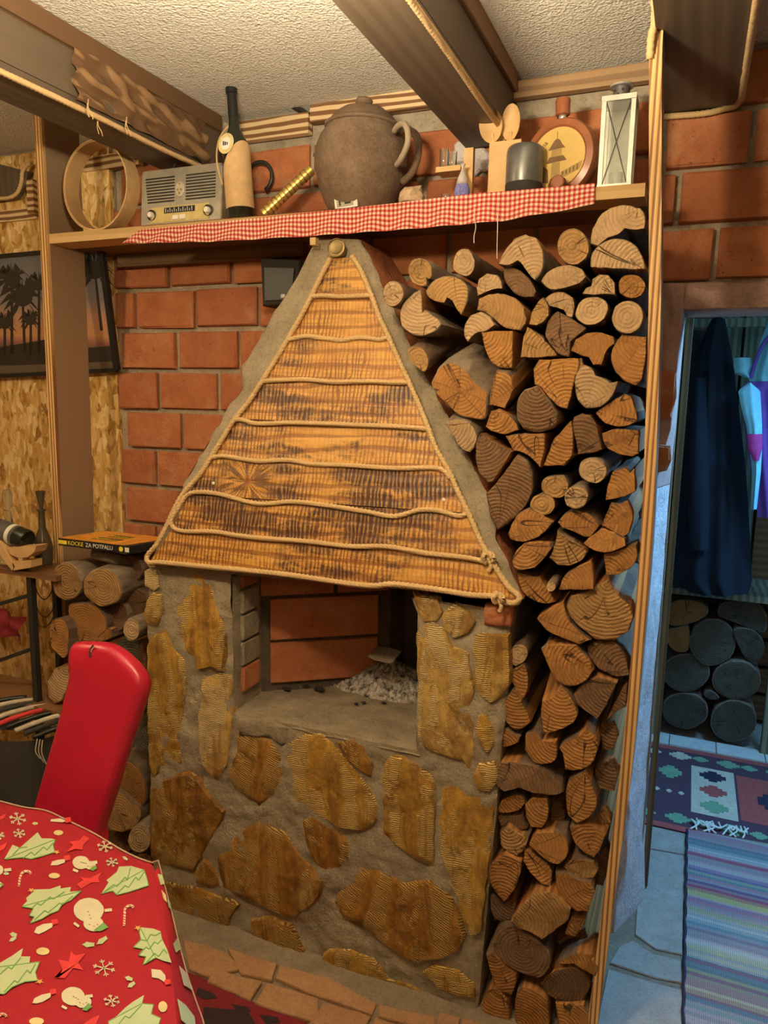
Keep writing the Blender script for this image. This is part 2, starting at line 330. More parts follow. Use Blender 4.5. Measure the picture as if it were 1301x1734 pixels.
# ------------------------------------------------------------------ mesh building
WL = {}
class MB:
    def __init__(s): s.v = []; s.f = []; s.m = []
    def add(s, v, f, mi=0):
        o = len(s.v); s.v += [Vector(p) for p in v]; s.f += [tuple(i+o for i in q) for q in f]
        s.m += (mi if isinstance(mi, list) else [mi]*len(f)); return s
    def box(s, a, b, mi=0):
        x0, y0, z0 = a; x1, y1, z1 = b
        v = [(x0, y0, z0), (x1, y0, z0), (x1, y1, z0), (x0, y1, z0), (x0, y0, z1), (x1, y0, z1), (x1, y1, z1), (x0, y1, z1)]
        return s.add(v, [(0, 3, 2, 1), (4, 5, 6, 7), (0, 1, 5, 4), (1, 2, 6, 5), (2, 3, 7, 6), (3, 0, 4, 7)], mi)
    def bar(s, p, q, w, h, up=(0, 0, 1), mi=0):
        p = Vector(p); q = Vector(q); d = (q-p).normalized(); x = d.cross(Vector(up)).normalized(); y = x.cross(d)
        v = [c+x*a*w/2+y*b*h/2 for c in (p, q) for a, b in ((-1, -1), (1, -1), (1, 1), (-1, 1))]
        return s.add(v, [(3, 2, 1, 0), (4, 5, 6, 7), (0, 1, 5, 4), (1, 2, 6, 5), (2, 3, 7, 6), (3, 0, 4, 7)], mi)
    def prism(s, pts, off, mi=0, bev=0, mside=None):
        """closed 3D outline, swept by vector off; front face bevelled by bev"""
        pts = [Vector(p) for p in pts]; n = len(pts); off = Vector(off); c = sum(pts, Vector())/n
        ms = mi if mside is None else mside
        if bev:
            ins = [p+(c-p).normalized()*bev for p in pts]; mid = [p+off.normalized()*bev for p in pts]
            v = ins+mid+[p+off for p in pts]
            f = [tuple(range(n))]+[(i, (i+1) % n, n+(i+1) % n, n+i) for i in range(n)]+[(n+i, n+(i+1) % n, 2*n+(i+1) % n, 2*n+i) for i in range(n)]+[tuple(range(3*n-1, 2*n-1, -1))]
            return s.add(v, f, [mi]+[ms]*(2*n+1))
        v = pts+[p+off for p in pts]
        return s.add(v, [tuple(range(n)), tuple(range(2*n-1, n-1, -1))]+[(i, (i+1) % n, n+(i+1) % n, n+i) for i in range(n)], [mi]+[ms]*(n+1))
    def tube(s, path, r, n=8, mi=0, cap=True, strands=0, pitch=.02):
        P = [Vector(p) for p in path]; R = r if isinstance(r, (list, tuple)) else [r]*len(P)
        up = Vector((0, 0, 1)); v = []; L = 0
        T0 = (P[1]-P[0]).normalized()
        x = T0.cross(up if abs(T0.z) < .9 else Vector((0, 1, 0))).normalized()
        for i, p in enumerate(P):
            t = (P[min(i+1, len(P)-1)]-P[max(i-1, 0)]).normalized()
            x = (x-t*x.dot(t)).normalized(); y = t.cross(x)
            if i: L += (P[i]-P[i-1]).length
            for k in range(n):
                a = 2*PI*k/n; rr = R[i]
                if strands: rr *= .70+.36*abs(math.cos(strands/2*(a-2*PI*L/(pitch*strands))))
                v.append(p+x*math.cos(a)*rr+y*math.sin(a)*rr)
        m = len(P)
        f = [(i*n+k, i*n+(k+1) % n, (i+1)*n+(k+1) % n, (i+1)*n+k) for i in range(m-1) for k in range(n)]
        if cap: f += [tuple(range(n-1, -1, -1)), tuple(range((m-1)*n, m*n))]
        return s.add(v, f, mi)
    def lathe(s, prof, c, n=24, axis=(0, 0, 1), mi=0):
        c = Vector(c); a = Vector(axis).normalized(); x = a.cross(Vector((0, 1, 0)) if abs(a.y) < .9 else Vector((1, 0, 0))).normalized(); y = a.cross(x)
        v = [c+a*h+(x*math.cos(2*PI*k/n)+y*math.sin(2*PI*k/n))*max(r, 1e-4) for r, h in prof for k in range(n)]
        m = len(prof)
        f = [(i*n+k, i*n+(k+1) % n, (i+1)*n+(k+1) % n, (i+1)*n+k) for i in range(m-1) for k in range(n)]
        f += [tuple(range(n-1, -1, -1)), tuple(range((m-1)*n, m*n))]
        return s.add(v, f, mi)
    def grid(s, nu, nv, fn, mi=0):
        v = [fn(i/nu, j/nv) for j in range(nv+1) for i in range(nu+1)]; w = nu+1
        return s.add(v, [(j*w+i, j*w+i+1, (j+1)*w+i+1, (j+1)*w+i) for j in range(nv) for i in range(nu)], mi)
    def build(s, name, mats, parent=None, smooth=False, origin=None, recalc=True):
        if not isinstance(mats, (list, tuple)): mats = [mats]
        mats = [MT[k] if isinstance(k, str) else k for k in mats]
        if origin is None:
            xs = [p.x for p in s.v]; ys = [p.y for p in s.v]; zs = [p.z for p in s.v]
            origin = Vector(((min(xs)+max(xs))/2, (min(ys)+max(ys))/2, min(zs)))
        origin = Vector(origin)
        me = bpy.data.meshes.new(name); me.from_pydata([tuple(p-origin) for p in s.v], [], s.f)
        for m in mats: me.materials.append(m)
        me.polygons.foreach_set('material_index', s.m)
        if recalc:
            b = bmesh.new(); b.from_mesh(me); bmesh.ops.recalc_face_normals(b, faces=b.faces); b.to_mesh(me); b.free()
        if smooth: me.polygons.foreach_set('use_smooth', [True]*len(me.polygons)); 
        me.update()
        if smooth and smooth != 1: me.set_sharp_from_angle(angle=smooth)
        o = bpy.data.objects.new(name, me); COL.objects.link(o)
        if parent is not None:
            o.parent = parent; o.location = origin-WL[parent.name]
        else: o.location = origin
        WL[o.name] = origin
        return o
def thing(name, label, cat, loc, group=None):
    o = bpy.data.objects.new(name, None); COL.objects.link(o); o.location = loc; WL[o.name] = Vector(loc)
    o['label'] = label; o['category'] = cat; o.empty_display_size = .05
    if group: o['group'] = group
    return o
def tag(o, label, cat, group=None, kind=None):
    o['label'] = label; o['category'] = cat
    if group: o['group'] = group
    if kind: o['kind'] = kind
    return o
def struct(o, label=None):
    o['kind'] = 'structure'
    if label: o['label'] = label
    return o
def bez(pts, step=.004):
    """Catmull-Rom through 3D points, resampled at step"""
    P = [Vector(p) for p in pts]; P = [P[0]*2-P[1]]+P+[P[-1]*2-P[-2]]; out = []
    for i in range(1, len(P)-2):
        a, b, c, d = P[i-1:i+3]; n = max(1, int((c-b).length/step))
        for k in range(n):
            t = k/n; out.append(.5*((2*b)+(c-a)*t+(2*a-5*b+4*c-d)*t*t+(3*b-a-3*c+d)*t**3))
    return out+[P[-2]]
def nz(p, s, a): return noise.noise(Vector(p)*s)*a
def link_copy(src, parent, wloc, name=None, rot=None, scale=None):
    c = src.copy(); COL.objects.link(c); c.parent = parent
    c.location = Vector(wloc)-(WL[parent.name] if parent else Vector())
    if rot is not None: c.rotation_euler = rot
    if scale is not None: c.scale = scale
    WL[c.name] = Vector(wloc); return c

# ------------------------------------------------------------------ setting
YW = 2.33; ZC = 2.631; XP = -.045   # back wall plane, ceiling, pillar right edge
o = MB().box((-3.4, -2.4, -.06), (2.4, YW+.2, 0)).build('floor', 'hearth'); struct(o, 'worn brick and cement floor')
FLOOR = o
HALLF = struct(MB().box((-.3, YW+.2, -.06), (2.4, 4.6, 0)).build('floor', 'slab'), 'grey slab floor of the passage')
struct(MB().box((-3.4, -2.4, ZC), (2.4, YW+.2, ZC+.08)).build('ceiling', 'ceil'), 'cream stucco ceiling')
struct(MB().box((-3.5, -2.4, 0), (-3.4, YW+.2, ZC)).build('wall_left', 'wallp'))
struct(MB().box((2.3, -2.4, 0), (2.4, YW, ZC)).build('wall_right', 'wallp'))
struct(MB().box((-3.4, -2.5, 0), (2.4, -2.4, ZC)).build('wall_front', 'wallp'))
DT = PY(1220, 521, YW).z
WB = MB()
WB.box((-3.4, YW+.006, 0), (-.12, YW+.2, ZC)); WB.box((-.12, YW+.006, DT), (XP, YW+.2, ZC)); WB.box((-.12, YW+.15, 0), (XP, YW+.2, DT)); WB.box((XP, YW+.006, DT), (2.3, YW+.2, ZC)); WB.box((1.0, YW+.006, 0), (2.3, YW+.2, DT))
WALL = struct(WB.build('wall_back', 'mortar', origin=(0, YW, 0)), 'red clay brick wall with grey mortar joints')
# passage shell
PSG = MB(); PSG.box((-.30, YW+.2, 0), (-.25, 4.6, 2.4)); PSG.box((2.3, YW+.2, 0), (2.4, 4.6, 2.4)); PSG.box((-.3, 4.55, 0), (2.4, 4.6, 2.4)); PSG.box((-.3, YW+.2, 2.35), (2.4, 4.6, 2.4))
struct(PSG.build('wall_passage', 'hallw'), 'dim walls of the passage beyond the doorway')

# bricks
def brick_mesh(i, l=.26, h=.136, d=.03):
    b = bmesh.new(); bmesh.ops.create_cube(b, size=1.)
    for v in b.verts: v.co = Vector((v.co.x*l, v.co.y*d, v.co.z*h))
    bmesh.ops.bevel(b, geom=[e for e in b.edges if all(v.co.y < 0 for v in e.verts)], offset=.005, segments=1, profile=.5, affect='EDGES')
    r = random.Random(i)
    for v in b.verts:
        v.co += Vector((r.uniform(-.003, .003), r.uniform(-.002, .002), r.uniform(-.003, .003)))
    me = bpy.data.meshes.new('brick'); b.to_mesh(me); b.free(); me.materials.append(MT['brick']); return me
BM = [brick_mesh(i) for i in range(6)]
def brick(parent, x0, x1, z0, z1, Y, mat=None):
    m = rnd.choice(BM); o = bpy.data.objects.new('brick', m); COL.objects.link(o); o.parent = parent
    o.location = Vector(((x0+x1)/2, Y+rnd.uniform(-.003, .003), (z0+z1)/2))-WL[parent.name]
    o.scale = ((x1-x0)/.26, 1, (z1-z0)/.136); o.rotation_euler = (rnd.uniform(-.01, .01), rnd.uniform(-.008, .008), rnd.uniform(-.01, .01))
    return o
courses = [2.526, 2.377, 2.227, 2.077, 1.928, 1.776, 1.624, 1.476, 1.325, 1.176, 1.03, .88]
joints = {2.227: 291.6, 2.077: 234, 1.928: 301, 1.776: 268, 1.624: 307, 1.476: 260, 1.325: 300}
hA, hB = PY(440, 520, YW), PY(262, 930, YW)
def HXL(z): return hB.x+(z-hB.z)*(hA.x-hB.x)/(hA.z-hB.z)
xb = PY(205, 700, YW).x
for k in range(len(courses)-1):
    zt, zb = courses[k]-.0085, courses[k+1]+.0085
    j = joints.get(courses[k]); X0 = PY(j, 540, YW).x if j else -2.06+.13*(k % 2)
    n0 = int((X0+2.12)/.272)+1
    x = X0-n0*.272; tops = zt
    while x < -.15:
        a, b = x+.009+rnd.uniform(-.002, .003), x+.272-.009+rnd.uniform(-.003, .002); a = max(a, xb+.006); b = min(b, -.14)
        if b-a > .03 and not (zt < 2.0 and a > HXL(zb)+.13): brick(WALL, a, b, zb, tops, YW)
        x += .272
dc = [2.625, 2.477, 2.331, 2.180, PY(1220, 478, YW).z]
dj = [1200, 1268, 1345, 1222]
for k in range(4):
    X0 = PY(dj[k], 300, YW).x; x = X0-3*.285
    while x < .9:
        a, b = max(x+.009, -.125), x+.285-.009
        if b-a > .03: brick(WALL, a, b, dc[k+1]+.008, dc[k]-.008, YW-.004)
        x += .285
# lintel plaster, pillar
lz = PY(1220, 480, YW).z
L = MB(); L.grid(60, 10, lambda u, v: Vector((-.12+u*1.3, YW-.022+nz((u*9, v*2, 0), 1.5, .006), DT-.004+(lz-DT+.006*math.sin(u*20))*v)))
L.box((-.12, YW-.02, DT-.005), (1.18, YW+.2, lz-.002))
o = L.build('lintel', 'lintel', WALL, smooth=True)
def pil(u, v, z0, z1):
    z = z0+(z1-z0)*v; k = max(0, min(1, (1.62-z)/.25)); fx = -.052-.043*k-.012*max(0, 1-z/.4)   # x of the front corner
    wob = (.012*math.sin(z*7)+nz((1, 2, z), 6, .012))*(.3+.7*k)
    if u < .5:
        w = u/.5; x = -.128+w*(fx+.128)+wob*w; y = YW-.03-.012*math.sin(w*PI)
    else:
        w = (u-.5)/.5; x = fx+wob*(1-w)+w*(XP-fx); y = YW-.03+w*.20
    ft = .03*max(0, 1-z/.25)
    return Vector((x+ft*(u-.3), y+nz((x*30, z*14, u*4), 1, .010)-ft*.5, z+0))
o = MB().grid(24, 100, lambda u, v: pil(u, v, 0, 1.44)).build('plaster_coat', 'plaster', WALL, smooth=True)
o = MB().grid(24, 60, lambda u, v: pil(u, v, 1.442, lz)).build('rough_plaster', 'lintel', WALL, smooth=True)
for (zz, hh, cc) in ((1.71, .16, 'brick'), (1.53, .10, 'brick')):
    b = MB(); pts = [(-.125, zz-hh/2), (XP-.012, zz-hh/2+.02), (XP-.002, zz), (XP-.008, zz+hh/2-.01), (-.125, zz+hh/2)]
    b.prism([Vector((x, YW-.067, z)) for x, z in pts], (0, .06, 0), bev=.008); o = b.build('exposed_brick', cc, WALL)
# strand board on the left part of the wall
OS = [(-3.38, .9, -2.03, 1.0)]
xb = PY(205, 700, YW).x
PAN = MB().box((-3.39, YW-.014, 0), (xb, YW+.006, PY(30, 345, YW).z+.18)).build('strand_board_panel', 'osb', WALL, origin=(-2.5, YW, 1))
zz = PY(150, 395, YW).z
MB().box((PY(119, 340, YW).x, YW-.03, zz-.03), (PY(196, 340, YW).x, YW-.014, PY(150, 288, YW).z)).build('strand_board_piece', 'osb', WALL)
# trims at the wall top
def trim(n, x0, x1, ya, yb, Y=YW-.04, m='trim'):
    za = PY(x0, ya, Y).z; zb = PY(x0, yb, Y).z
    o = MB().box((PY(x0, ya, Y).x, Y, za), (PY(x1, ya, Y).x, YW-.012, zb)).build('trim_%d' % n, m); struct(o, 'scorched wooden trim along the wall top'); return o
trim(1, 130, 235, 292, 268); trim(2, 405, 522, 240, 206); trim(3, 525, 765, 207, 176); trim(4, 866, 1108, 167, 138, m='trimb')

# ------------------------------------------------------------------ ceiling beams
ZB = 2.44
def ropeline(pts, r=.0068, step=.003, n=12): return MB().tube(bez(pts, step), r, n, strands=3, pitch=.013)
def beam(label, xl, xr, y0, y1, boards=True, mat='beam'):
    t = thing('ceiling_beam', label, 'beam', ((xl+xr)/2, y1, ZB))
    g = .006
    MB().box((xl, y0, ZB), (xr, y1, ZB+.022)).build('bottom_board', mat, t)
    MB().box((xr-.022, y0, ZB+.024), (xr, y1, ZC-.055)).build('side_board', mat, t)
    MB().box((xl, y0, ZB+.024), (xl+.022, y1, ZC-.055)).build('side_board', mat, t)
    MB().box((xr-.02, y0, ZC-.053), (xr+.012, y1, ZC-.002)).build('top_strip', 'beamh', t)
    MB().box((xl-.012, y0, ZC-.053), (xl+.02, y1, ZC-.002)).build('top_strip', 'beamh', t)
    MB().box((xl, y1-.001, ZB), (xr, y1+.012, ZC-.002)).build('end_board', mat, t)
    ropeline([(xr+.004, y, ZB-.004+.003*math.sin(y*9)) for y in [y0+i*(y1-y0)/14 for i in range(15)]], .008, .006, 9).build('edge_rope', 'rope', t, smooth=True)
    return t
b2r = PZ(839, 204, ZB).x; b2l = PZ(770, 230, ZB).x
b1r = PZ(214, 221, ZB).x; b1l = PZ(194, 253, ZB).x
beam('dark wooden ceiling beam in the middle, ending above the wooden spoons', b2l, b2r, -1.8, YW-.06)
B1 = beam('dark wooden ceiling beam at left, ending above the retro radio', b1l, b1r, -1.8, YW-.06)
for i, px in enumerate(((148, 175), (165, 205), (213, 205))):
    p = PZ(px[0], px[1], ZB-.006)
    m = MB(); m.tube(bez([p+Vector((.004, 0, .01)), p+Vector((.006, -.004, -.012)), p+Vector((.012, .002, -.03)), p+Vector((.02, -.004, -.042))]), .0012, 5)
    m.tube(bez([p, p+Vector((-.004, .003, -.016)), p+Vector((.004, 0, -.034))]), .0012, 5); m.build('rope_fray', 'rope', B1)
# crumpled covering on the side of the left beam
m = MB(); ya = PZ(140, 190, ZB).y
m.grid(60, 18, lambda u, v: Vector((b1r+.012+nz((u*7+v*2, v*3, 2), 1.6, .018)+.006*math.sin(v*14+u*6), ya-.05+u*(YW-.10-ya), ZB+.012+v*.13)))
m.build('wrinkled_cover', 'beamh', B1, smooth=True)
b3l = PY(1127, 188, YW).x; b3r = PY(1247, 188, YW).x; zb3 = PY(1190, 186, YW-.03).z
t = thing('ceiling_beam', 'dark boxed beam over the doorway with rope around its lower edge', 'beam', ((b3l+b3r)/2, YW, zb3))
MB().box((b3l, -.6, zb3), (b3r, YW-.035, zb3+.02)).build('bottom_board', 'beam', t)
MB().box((b3r-.02, -.6, zb3+.022), (b3r, YW-.035, ZC-.002)).build('side_board', 'beam', t)
MB().box((b3l, -.6, zb3+.022), (b3l+.02, YW-.035, ZC-.002)).build('side_board', 'beam', t)
ropeline([(b3l, YW-.035, zb3-.008), (b3l+.10, YW-.036, zb3-.012), (b3r-.03, YW-.037, zb3-.006), (b3r+.004, YW-.06, zb3-.001), (b3r+.008, YW-.3, zb3-.004), (b3r+.008, .8, zb3-.004)], .0085, .006, 9).build('edge_rope', 'rope', t, smooth=True)

# ------------------------------------------------------------------ posts
def post(label, edge, Yf, w, depth, ztop=ZC-.01):
    """edge: pixel centre line of the narrow front edge, top to bottom"""
    pts = [PY(x, y, Yf) for x, y in edge]; pts.sort(key=lambda p: p.z)
    lo = pts[0]-(pts[1]-pts[0])*(pts[0].z/(pts[1].z-pts[0].z)); hi = pts[-1].copy(); hi.z = ztop
    lo.z = 0
    P = bez([lo]+pts+[hi], .05); t = thing('wooden_post', label, 'post', (P[0].x, Yf, 0))
    def strip(x0, x1, y0, y1, name, m):
        b = MB(); n = len(P)
        for i, p in enumerate(P):
            b.v += [Vector((p.x+x0, Yf+y0, p.z)), Vector((p.x+x1, Yf+y0, p.z)), Vector((p.x+x1, Yf+y1, p.z)), Vector((p.x+x0, Yf+y1, p.z))]
        for i in range(n-1):
            for k in range(4): b.f.append((i*4+k, i*4+(k+1) % 4, i*4+4+(k+1) % 4, i*4+4+k)); b.m.append(0)
        b.f += [(3, 2, 1, 0), (4*n-4, 4*n-3, 4*n-2, 4*n-1)]; b.m += [0, 0]
        return b.build(name, m, t)
    strip(-w/2, w/2, 0, .012, 'scorched_edge', 'pedge'); strip(-w/2, w/2, .0125, depth, 'plank', 'post')
    return t
post('tall wooden plank post at left with pale scorched edge, in front of the palm picture', [(63, 200), (75, 430), (90, 760), (101, 1030)], 2.02, .033, .17)
RP = post('tall scorched plank post at right, between the wood stack and the doorway', [(1111, 80), (1110, 300), (1109, 520), (1104, 700), (1096, 900), (1080, 1100), (1061, 1300), (1041, 1450), (1016, 1640), (1004, 1734)], 1.80, .026, .11)
ropeline([PY(1108, 2, 1.80), PY(1112, 30, 1.79), PY(1104, 60, 1.79), PY(1101, 100, 1.80)], .009, .005).build('hanging_rope', 'rope', RP, smooth=True)


# ------------------------------------------------------------------ fireplace
YF = 1.80
FP = thing('fireplace', 'open brick fireplace faced with ochre stones set in grey mortar', 'fireplace', (-.98, 2.05, 0))
def P2(p): q = PY(p[0], p[1], YF); return (q.x, q.z)
LE = [P2(p) for p in ((248, 962), (248, 1080), (252, 1250), (255, 1450), (262, 1620))]
RE = [P2(p) for p in ((866, 1015), (862, 1080), (858, 1200), (848, 1260), (838, 1400), (822, 1560), (808, 1715))]
OL = [P2(p) for p in ((386, 972), (392, 1060), (394, 1130), (396, 1205))]
OR = [P2(p) for p in ((690, 996), (706, 1040), (706, 1120), (704, 1200), (704, 1268))]
def at(pl, z):
    pl = sorted(pl, key=lambda q: q[1])
    if z <= pl[0][1]: return pl[0][0]
    for a, b in zip(pl, pl[1:]):
        if z <= b[1]: return a[0]+(b[0]-a[0])*(z-a[1])/(b[1]-a[1])
    return pl[-1][0]
ZH = .735; ZT = 1.165
def mort(x, z, e=0): return YF+nz((x, 0, z), 9, .011)+nz((x, 3, z), 28, .006)+.003*math.sin(z*50)*nz((x, 1, z), 5, 1)
m = MB()
def patch(zl, zh, lf, rf, nu, nv, tl=None):
    def fn(u, v):
        z = zl+(zh(u) - zl)*v if callable(zh) else zl+(zh-zl)*v
        a, b = lf(z), rf(z); x = a+(b-a)*u
        e = min(u, 1-u)*(b-a); return Vector((x, mort(x, z)+.010*max(0, 1-e/.012), z))
    m.grid(nu, nv, fn)
patch(0, ZH, lambda z: at(LE, z), lambda z: at(RE, z), 130, 90)
patch(ZH, ZT, lambda z: at(LE, z), lambda z: at(OL, z), 40, 50)
patch(ZH, ZT, lambda z: at(OR, z), lambda z: at(RE, z), 36, 50)
m.grid(1, 40, lambda u, v: Vector((at(LE, v*ZT), YF+.012+u*(YW-YF-.02), v*ZT)))
m.grid(1, 40, lambda u, v: Vector((at(RE, v*ZT), YF+.012+u*(YW-YF-.02), v*ZT)))
m.build('mortar_face', 'cement', FP, smooth=True, recalc=False)
# hearth slab and firebox walls
XL0 = at(OL, ZH)-.002; XR0 = at(OR, ZH)+.004
m = MB(); m.grid(60, 50, lambda u, v: Vector((XL0-.01+u*(XR0-XL0+.02), YF-.004+v*.50, ZH+nz((u*3, v*3, 0), 3, .006)-.012*max(0, 1-v*18)+.004*(v > .3))))
m.build('hearth', 'hearth', FP, smooth=True)
C1 = Vector((XL0, YF+.16, 0)); C2 = C1+Vector((.345, .255, 0)); C3 = Vector((C2.x+.02, YW-.03, 0)); C4 = Vector((XR0+.01, YW-.03, 0))
m = MB()
for a, b in ((C2, C3), (C3, C4), (C4, Vector((XR0+.01, YF+.02, 0))), (C1, C2)):
    m.grid(8, 10, lambda u, v, a=a, b=b: Vector((a.x+(b.x-a.x)*u, a.y+(b.y-a.y)*u, ZH-.01+v*.43)))
m.build('firebox_lining', 'soot', FP)
MB().grid(12, 20, lambda u, v: Vector((XL0+.008*(1-u)*0+nz((u*3, v*8, 1), 2, .004), YF+.004+(C1.y-YF-.004)*u, ZH-.01+v*.43))).build('pillar_reveal', 'cement', FP, smooth=True)
def fbrick(p, q, z0, z1, th=.012, nrm=None, mat='brick'):
    p = Vector((p.x, p.y, 0)); q = Vector((q.x, q.y, 0)); d = (q-p).normalized(); n = Vector((d.y, -d.x, 0)) if nrm is None else nrm
    pts = [Vector((w.x, w.y, z))+n*th for w, z in ((p, z0), (q, z0), (q, z1), (p, z1))]
    MB().prism(pts, -n*th, bev=.003).build('brick', mat, FP)
d12 = (C2-C1)
zr = [(ZH+.035, ZH+.168), (ZH+.180, ZH+.315), (ZH+.327, ZH+.45)]
for k, (a, b) in enumerate(zr):
    if k < 2: fbrick(C1+d12*.07, C1+d12*.90, a, b)
    else: fbrick(C1+d12*.0, C1+d12*.55, a, b); fbrick(C1+d12*.58, C1+d12*.98, a, b)
for (a, b) in ((ZH+.05, ZH+.125), (ZH+.135, ZH+.205), (ZH+.215, ZH+.29), (ZH+.30, ZH+.37), (ZH+.38, ZH+.45)):
    fbrick(Vector((XL0, YF+.045, 0)), Vector((XL0, YF+.135, 0)), a, b, mat='brick' if rnd.random() < .6 else 'cement')
xr = XR0+.01
for k in range(3): fbrick(Vector((xr, YF+.22, 0)), Vector((xr, YF+.03, 0)), ZH+.02+k*.15, ZH+.158+k*.15)
# facing stones
E1 = (230, 920, 3.942); E2 = (540, 950, 3.826); E3 = (230, 1300, 3.942); E4 = (540, 1300, 3.826)
STN = [
 (E1, 'sc', [(65,190),(130,190),(145,290),(120,310),(75,280)]),
 (E1, 'sa', [(55,470),(80,380),(110,340),(165,350),(160,470),(140,540),(90,545),(60,510)]),
 (E1, 'sa', [(350,245),(390,215),(430,235),(480,290),(520,400),(565,520),(590,640),(590,760),(580,850),(500,820),(420,840),(400,760),(330,700),(295,620),(275,520),(275,420),(320,340)]),
 (E1, 'sa', [(85,680),(110,630),(200,590),(240,680),(330,790),(335,900),(300,1100),(290,1300),(290,1470),(180,1500),(110,1600),(90,1500),(80,1350),(90,1000)]),
 (E1, 'sc', [(440,910),(550,885),(620,900),(635,990),(620,1060),(640,1150),(620,1300),(610,1480),(560,1560),(500,1540),(440,1450),(430,1300),(420,1150),(440,1030)]),
 (E1, 'sb', [(680,1290),(850,1300),(930,1340),(965,1450),(960,1600),(900,1680),(820,1760),(740,1700),(650,1600),(620,1530),(680,1400)]),
 ((0,0,1), 'sa', [(486,1262),(515,1245),(545,1245),(575,1275),(600,1310),(640,1362),(636,1390),(615,1408),(575,1400),(540,1380),(500,1362),(487,1320)]),
 (E2, 'sb', [(130,1180),(220,1165),(300,1220),(350,1330),(330,1400),(280,1370),(180,1280)]),
 (E4, 'sa', [(415,10),(420,420),(500,500),(600,570),(650,600),(740,640),(745,300),(750,80),(700,30),(560,-50),(470,-75),(430,-40)]),
 (E4, 'sa', [(790,130),(850,120),(1000,190),(1125,240),(1120,450),(1085,720),(1055,1060),(990,1090),(930,950),(830,640),(790,540),(780,300)]),
 (E2, 'sc', [(660,400),(740,390),(820,450),(870,560),(920,570),(970,600),(980,760),(1000,850),(960,960),(990,1030),(1000,1130),(1000,1260),(970,1350),(930,1290),(760,1250),(650,1200),(640,1100),(650,860),(640,600),(630,490)]),
 (E2, 'sa', [(1010,500),(1060,475),(1225,490),(1230,620),(1225,800),(1170,880),(1110,920),(1040,860),(1000,770),(1030,680),(1000,600)]),
 (E2, 'sc', [(610,200),(640,230),(760,250),(790,330),(760,380),(680,385),(655,320)]),
 (E2, 'sc', [(810,350),(880,290),(960,340),(1000,400),(960,460),(880,490),(820,430)]),
 (E2, 'sa', [(1040,1000),(1080,1010),(1120,1080),(1130,1180),(1090,1240),(1050,1180),(1025,1080)]),
 (E2, 'sa', [(1040,1330),(1130,1310),(1150,1380),(1140,1440),(1100,1490),(1040,1470),(1010,1400)]),
 (E3, 'sb', [(92,140),(200,80),(340,45),(420,90),(500,200),(590,290),(570,360),(510,450),(430,600),(380,690),(290,680),(160,650),(94,600)]),
 (E3, 'sb', [(600,480),(700,440),(800,360),(880,400),(990,450),(1080,570),(1160,660),(1240,760),(1230,850),(1150,940),(1040,1000),(900,950),(780,890),(600,820),(560,740),(530,600)]),
 (E3, 'sb', [(1140,500),(1120,360),(1180,330),(1301,420),(1400,500),(1420,600),(1301,720),(1200,650)]),
 (E3, 'sb', [(160,760),(360,800),(560,860),(680,920),(620,1000),(600,1140),(400,1130),(260,1060),(210,900)]),
 (E3, 'sb', [(400,700),(450,620),(520,700),(560,790),(480,800),(410,770)]),
 (E3, 'sb', [(770,1030),(900,1010),(1030,1060),(1130,1260),(1100,1310),(940,1260),(780,1170)]),
 (E4, 'sb', [(100,880),(150,780),(250,640),(400,690),(560,760),(700,740),(800,780),(880,900),(950,1100),(900,1180),(780,1230),(640,1250),(520,1200),(300,1050),(150,980)]),
 (E4, 'sa', [(30,1220),(70,1180),(200,1180),(350,1250),(440,1370),(600,1420),(700,1480),(600,1500),(450,1430),(250,1370),(80,1290)]),
 (E4, 'sa', [(680,1330),(760,1290),(900,1320),(990,1400),(1000,1490),(900,1470),(780,1420)]),
 (E1, 'hearth', [(690,1170),(850,1180),(1030,1240),(1040,1300),(980,1350),(900,1290),(700,1280)]),
 (E2, 'brick', [(1085,290),(1240,290),(1235,420),(1075,410)]),
]
def subdiv(pts, mx, jit, r):
    out = []
    for i, a in enumerate(pts):
        b = pts[(i+1) % len(pts)]; n = max(1, int((b-a).length/mx))
        for k in range(n):
            p = a.lerp(b, k/n)
            if k: p = p+Vector((r.uniform(-jit, jit), 0, r.uniform(-jit, jit)))
            out.append(p)
    return out
for si, (o_, mt, poly) in enumerate(STN):
    r = random.Random(si)
    pts = [PY(x, y, YF-.006) for x, y in ab(poly, o_)]
    c0_ = sum(pts, Vector())/len(pts); pts = [p+(p-c0_).normalized()*.0055 for p in pts]
    if pts[0].y and mt == 'brick': pass
    pts = subdiv(pts, .014, .0022, r); n = len(pts); c = sum(pts, Vector())/n; c.y = YF-.016-r.uniform(0, .006)
    tx, tz = r.uniform(-.05, .05), r.uniform(-.05, .05)
    rings = []
    for f_, dy in ((1, .022), (1.0, .004), (.955, -.006), (.8, -.009), (.6, -.010), (.4, -.010), (.2, -.010)):
        ring = []
        for p in pts:
            q = c+(p-c)*f_; q.y = YF+dy+((q.x-c.x)*tx+(q.z-c.z)*tz if f_ < 1 else 0)+(nz((q.x, si, q.z), 25, .006)+nz((q.x, si, q.z), 70, .003) if f_ < 1 else 0)
            ring.append(q)
        rings.append(ring)
    b = MB(); v = [q for rg in rings for q in rg]; cc = c.copy(); cc.y = YF-.010+nz((c.x, si, c.z), 25, .005); v.append(cc)
    f = [(k*n+i, k*n+(i+1) % n, (k+1)*n+(i+1) % n, (k+1)*n+i) for k in range(len(rings)-1) for i in range(n)]
    f += [((len(rings)-1)*n+i, (len(rings)-1)*n+(i+1) % n, len(v)-1) for i in range(n)]
    b.add(v, f); b.build('stone' if mt not in ('brick',) else 'brick', mt, FP, smooth=math.radians(50))

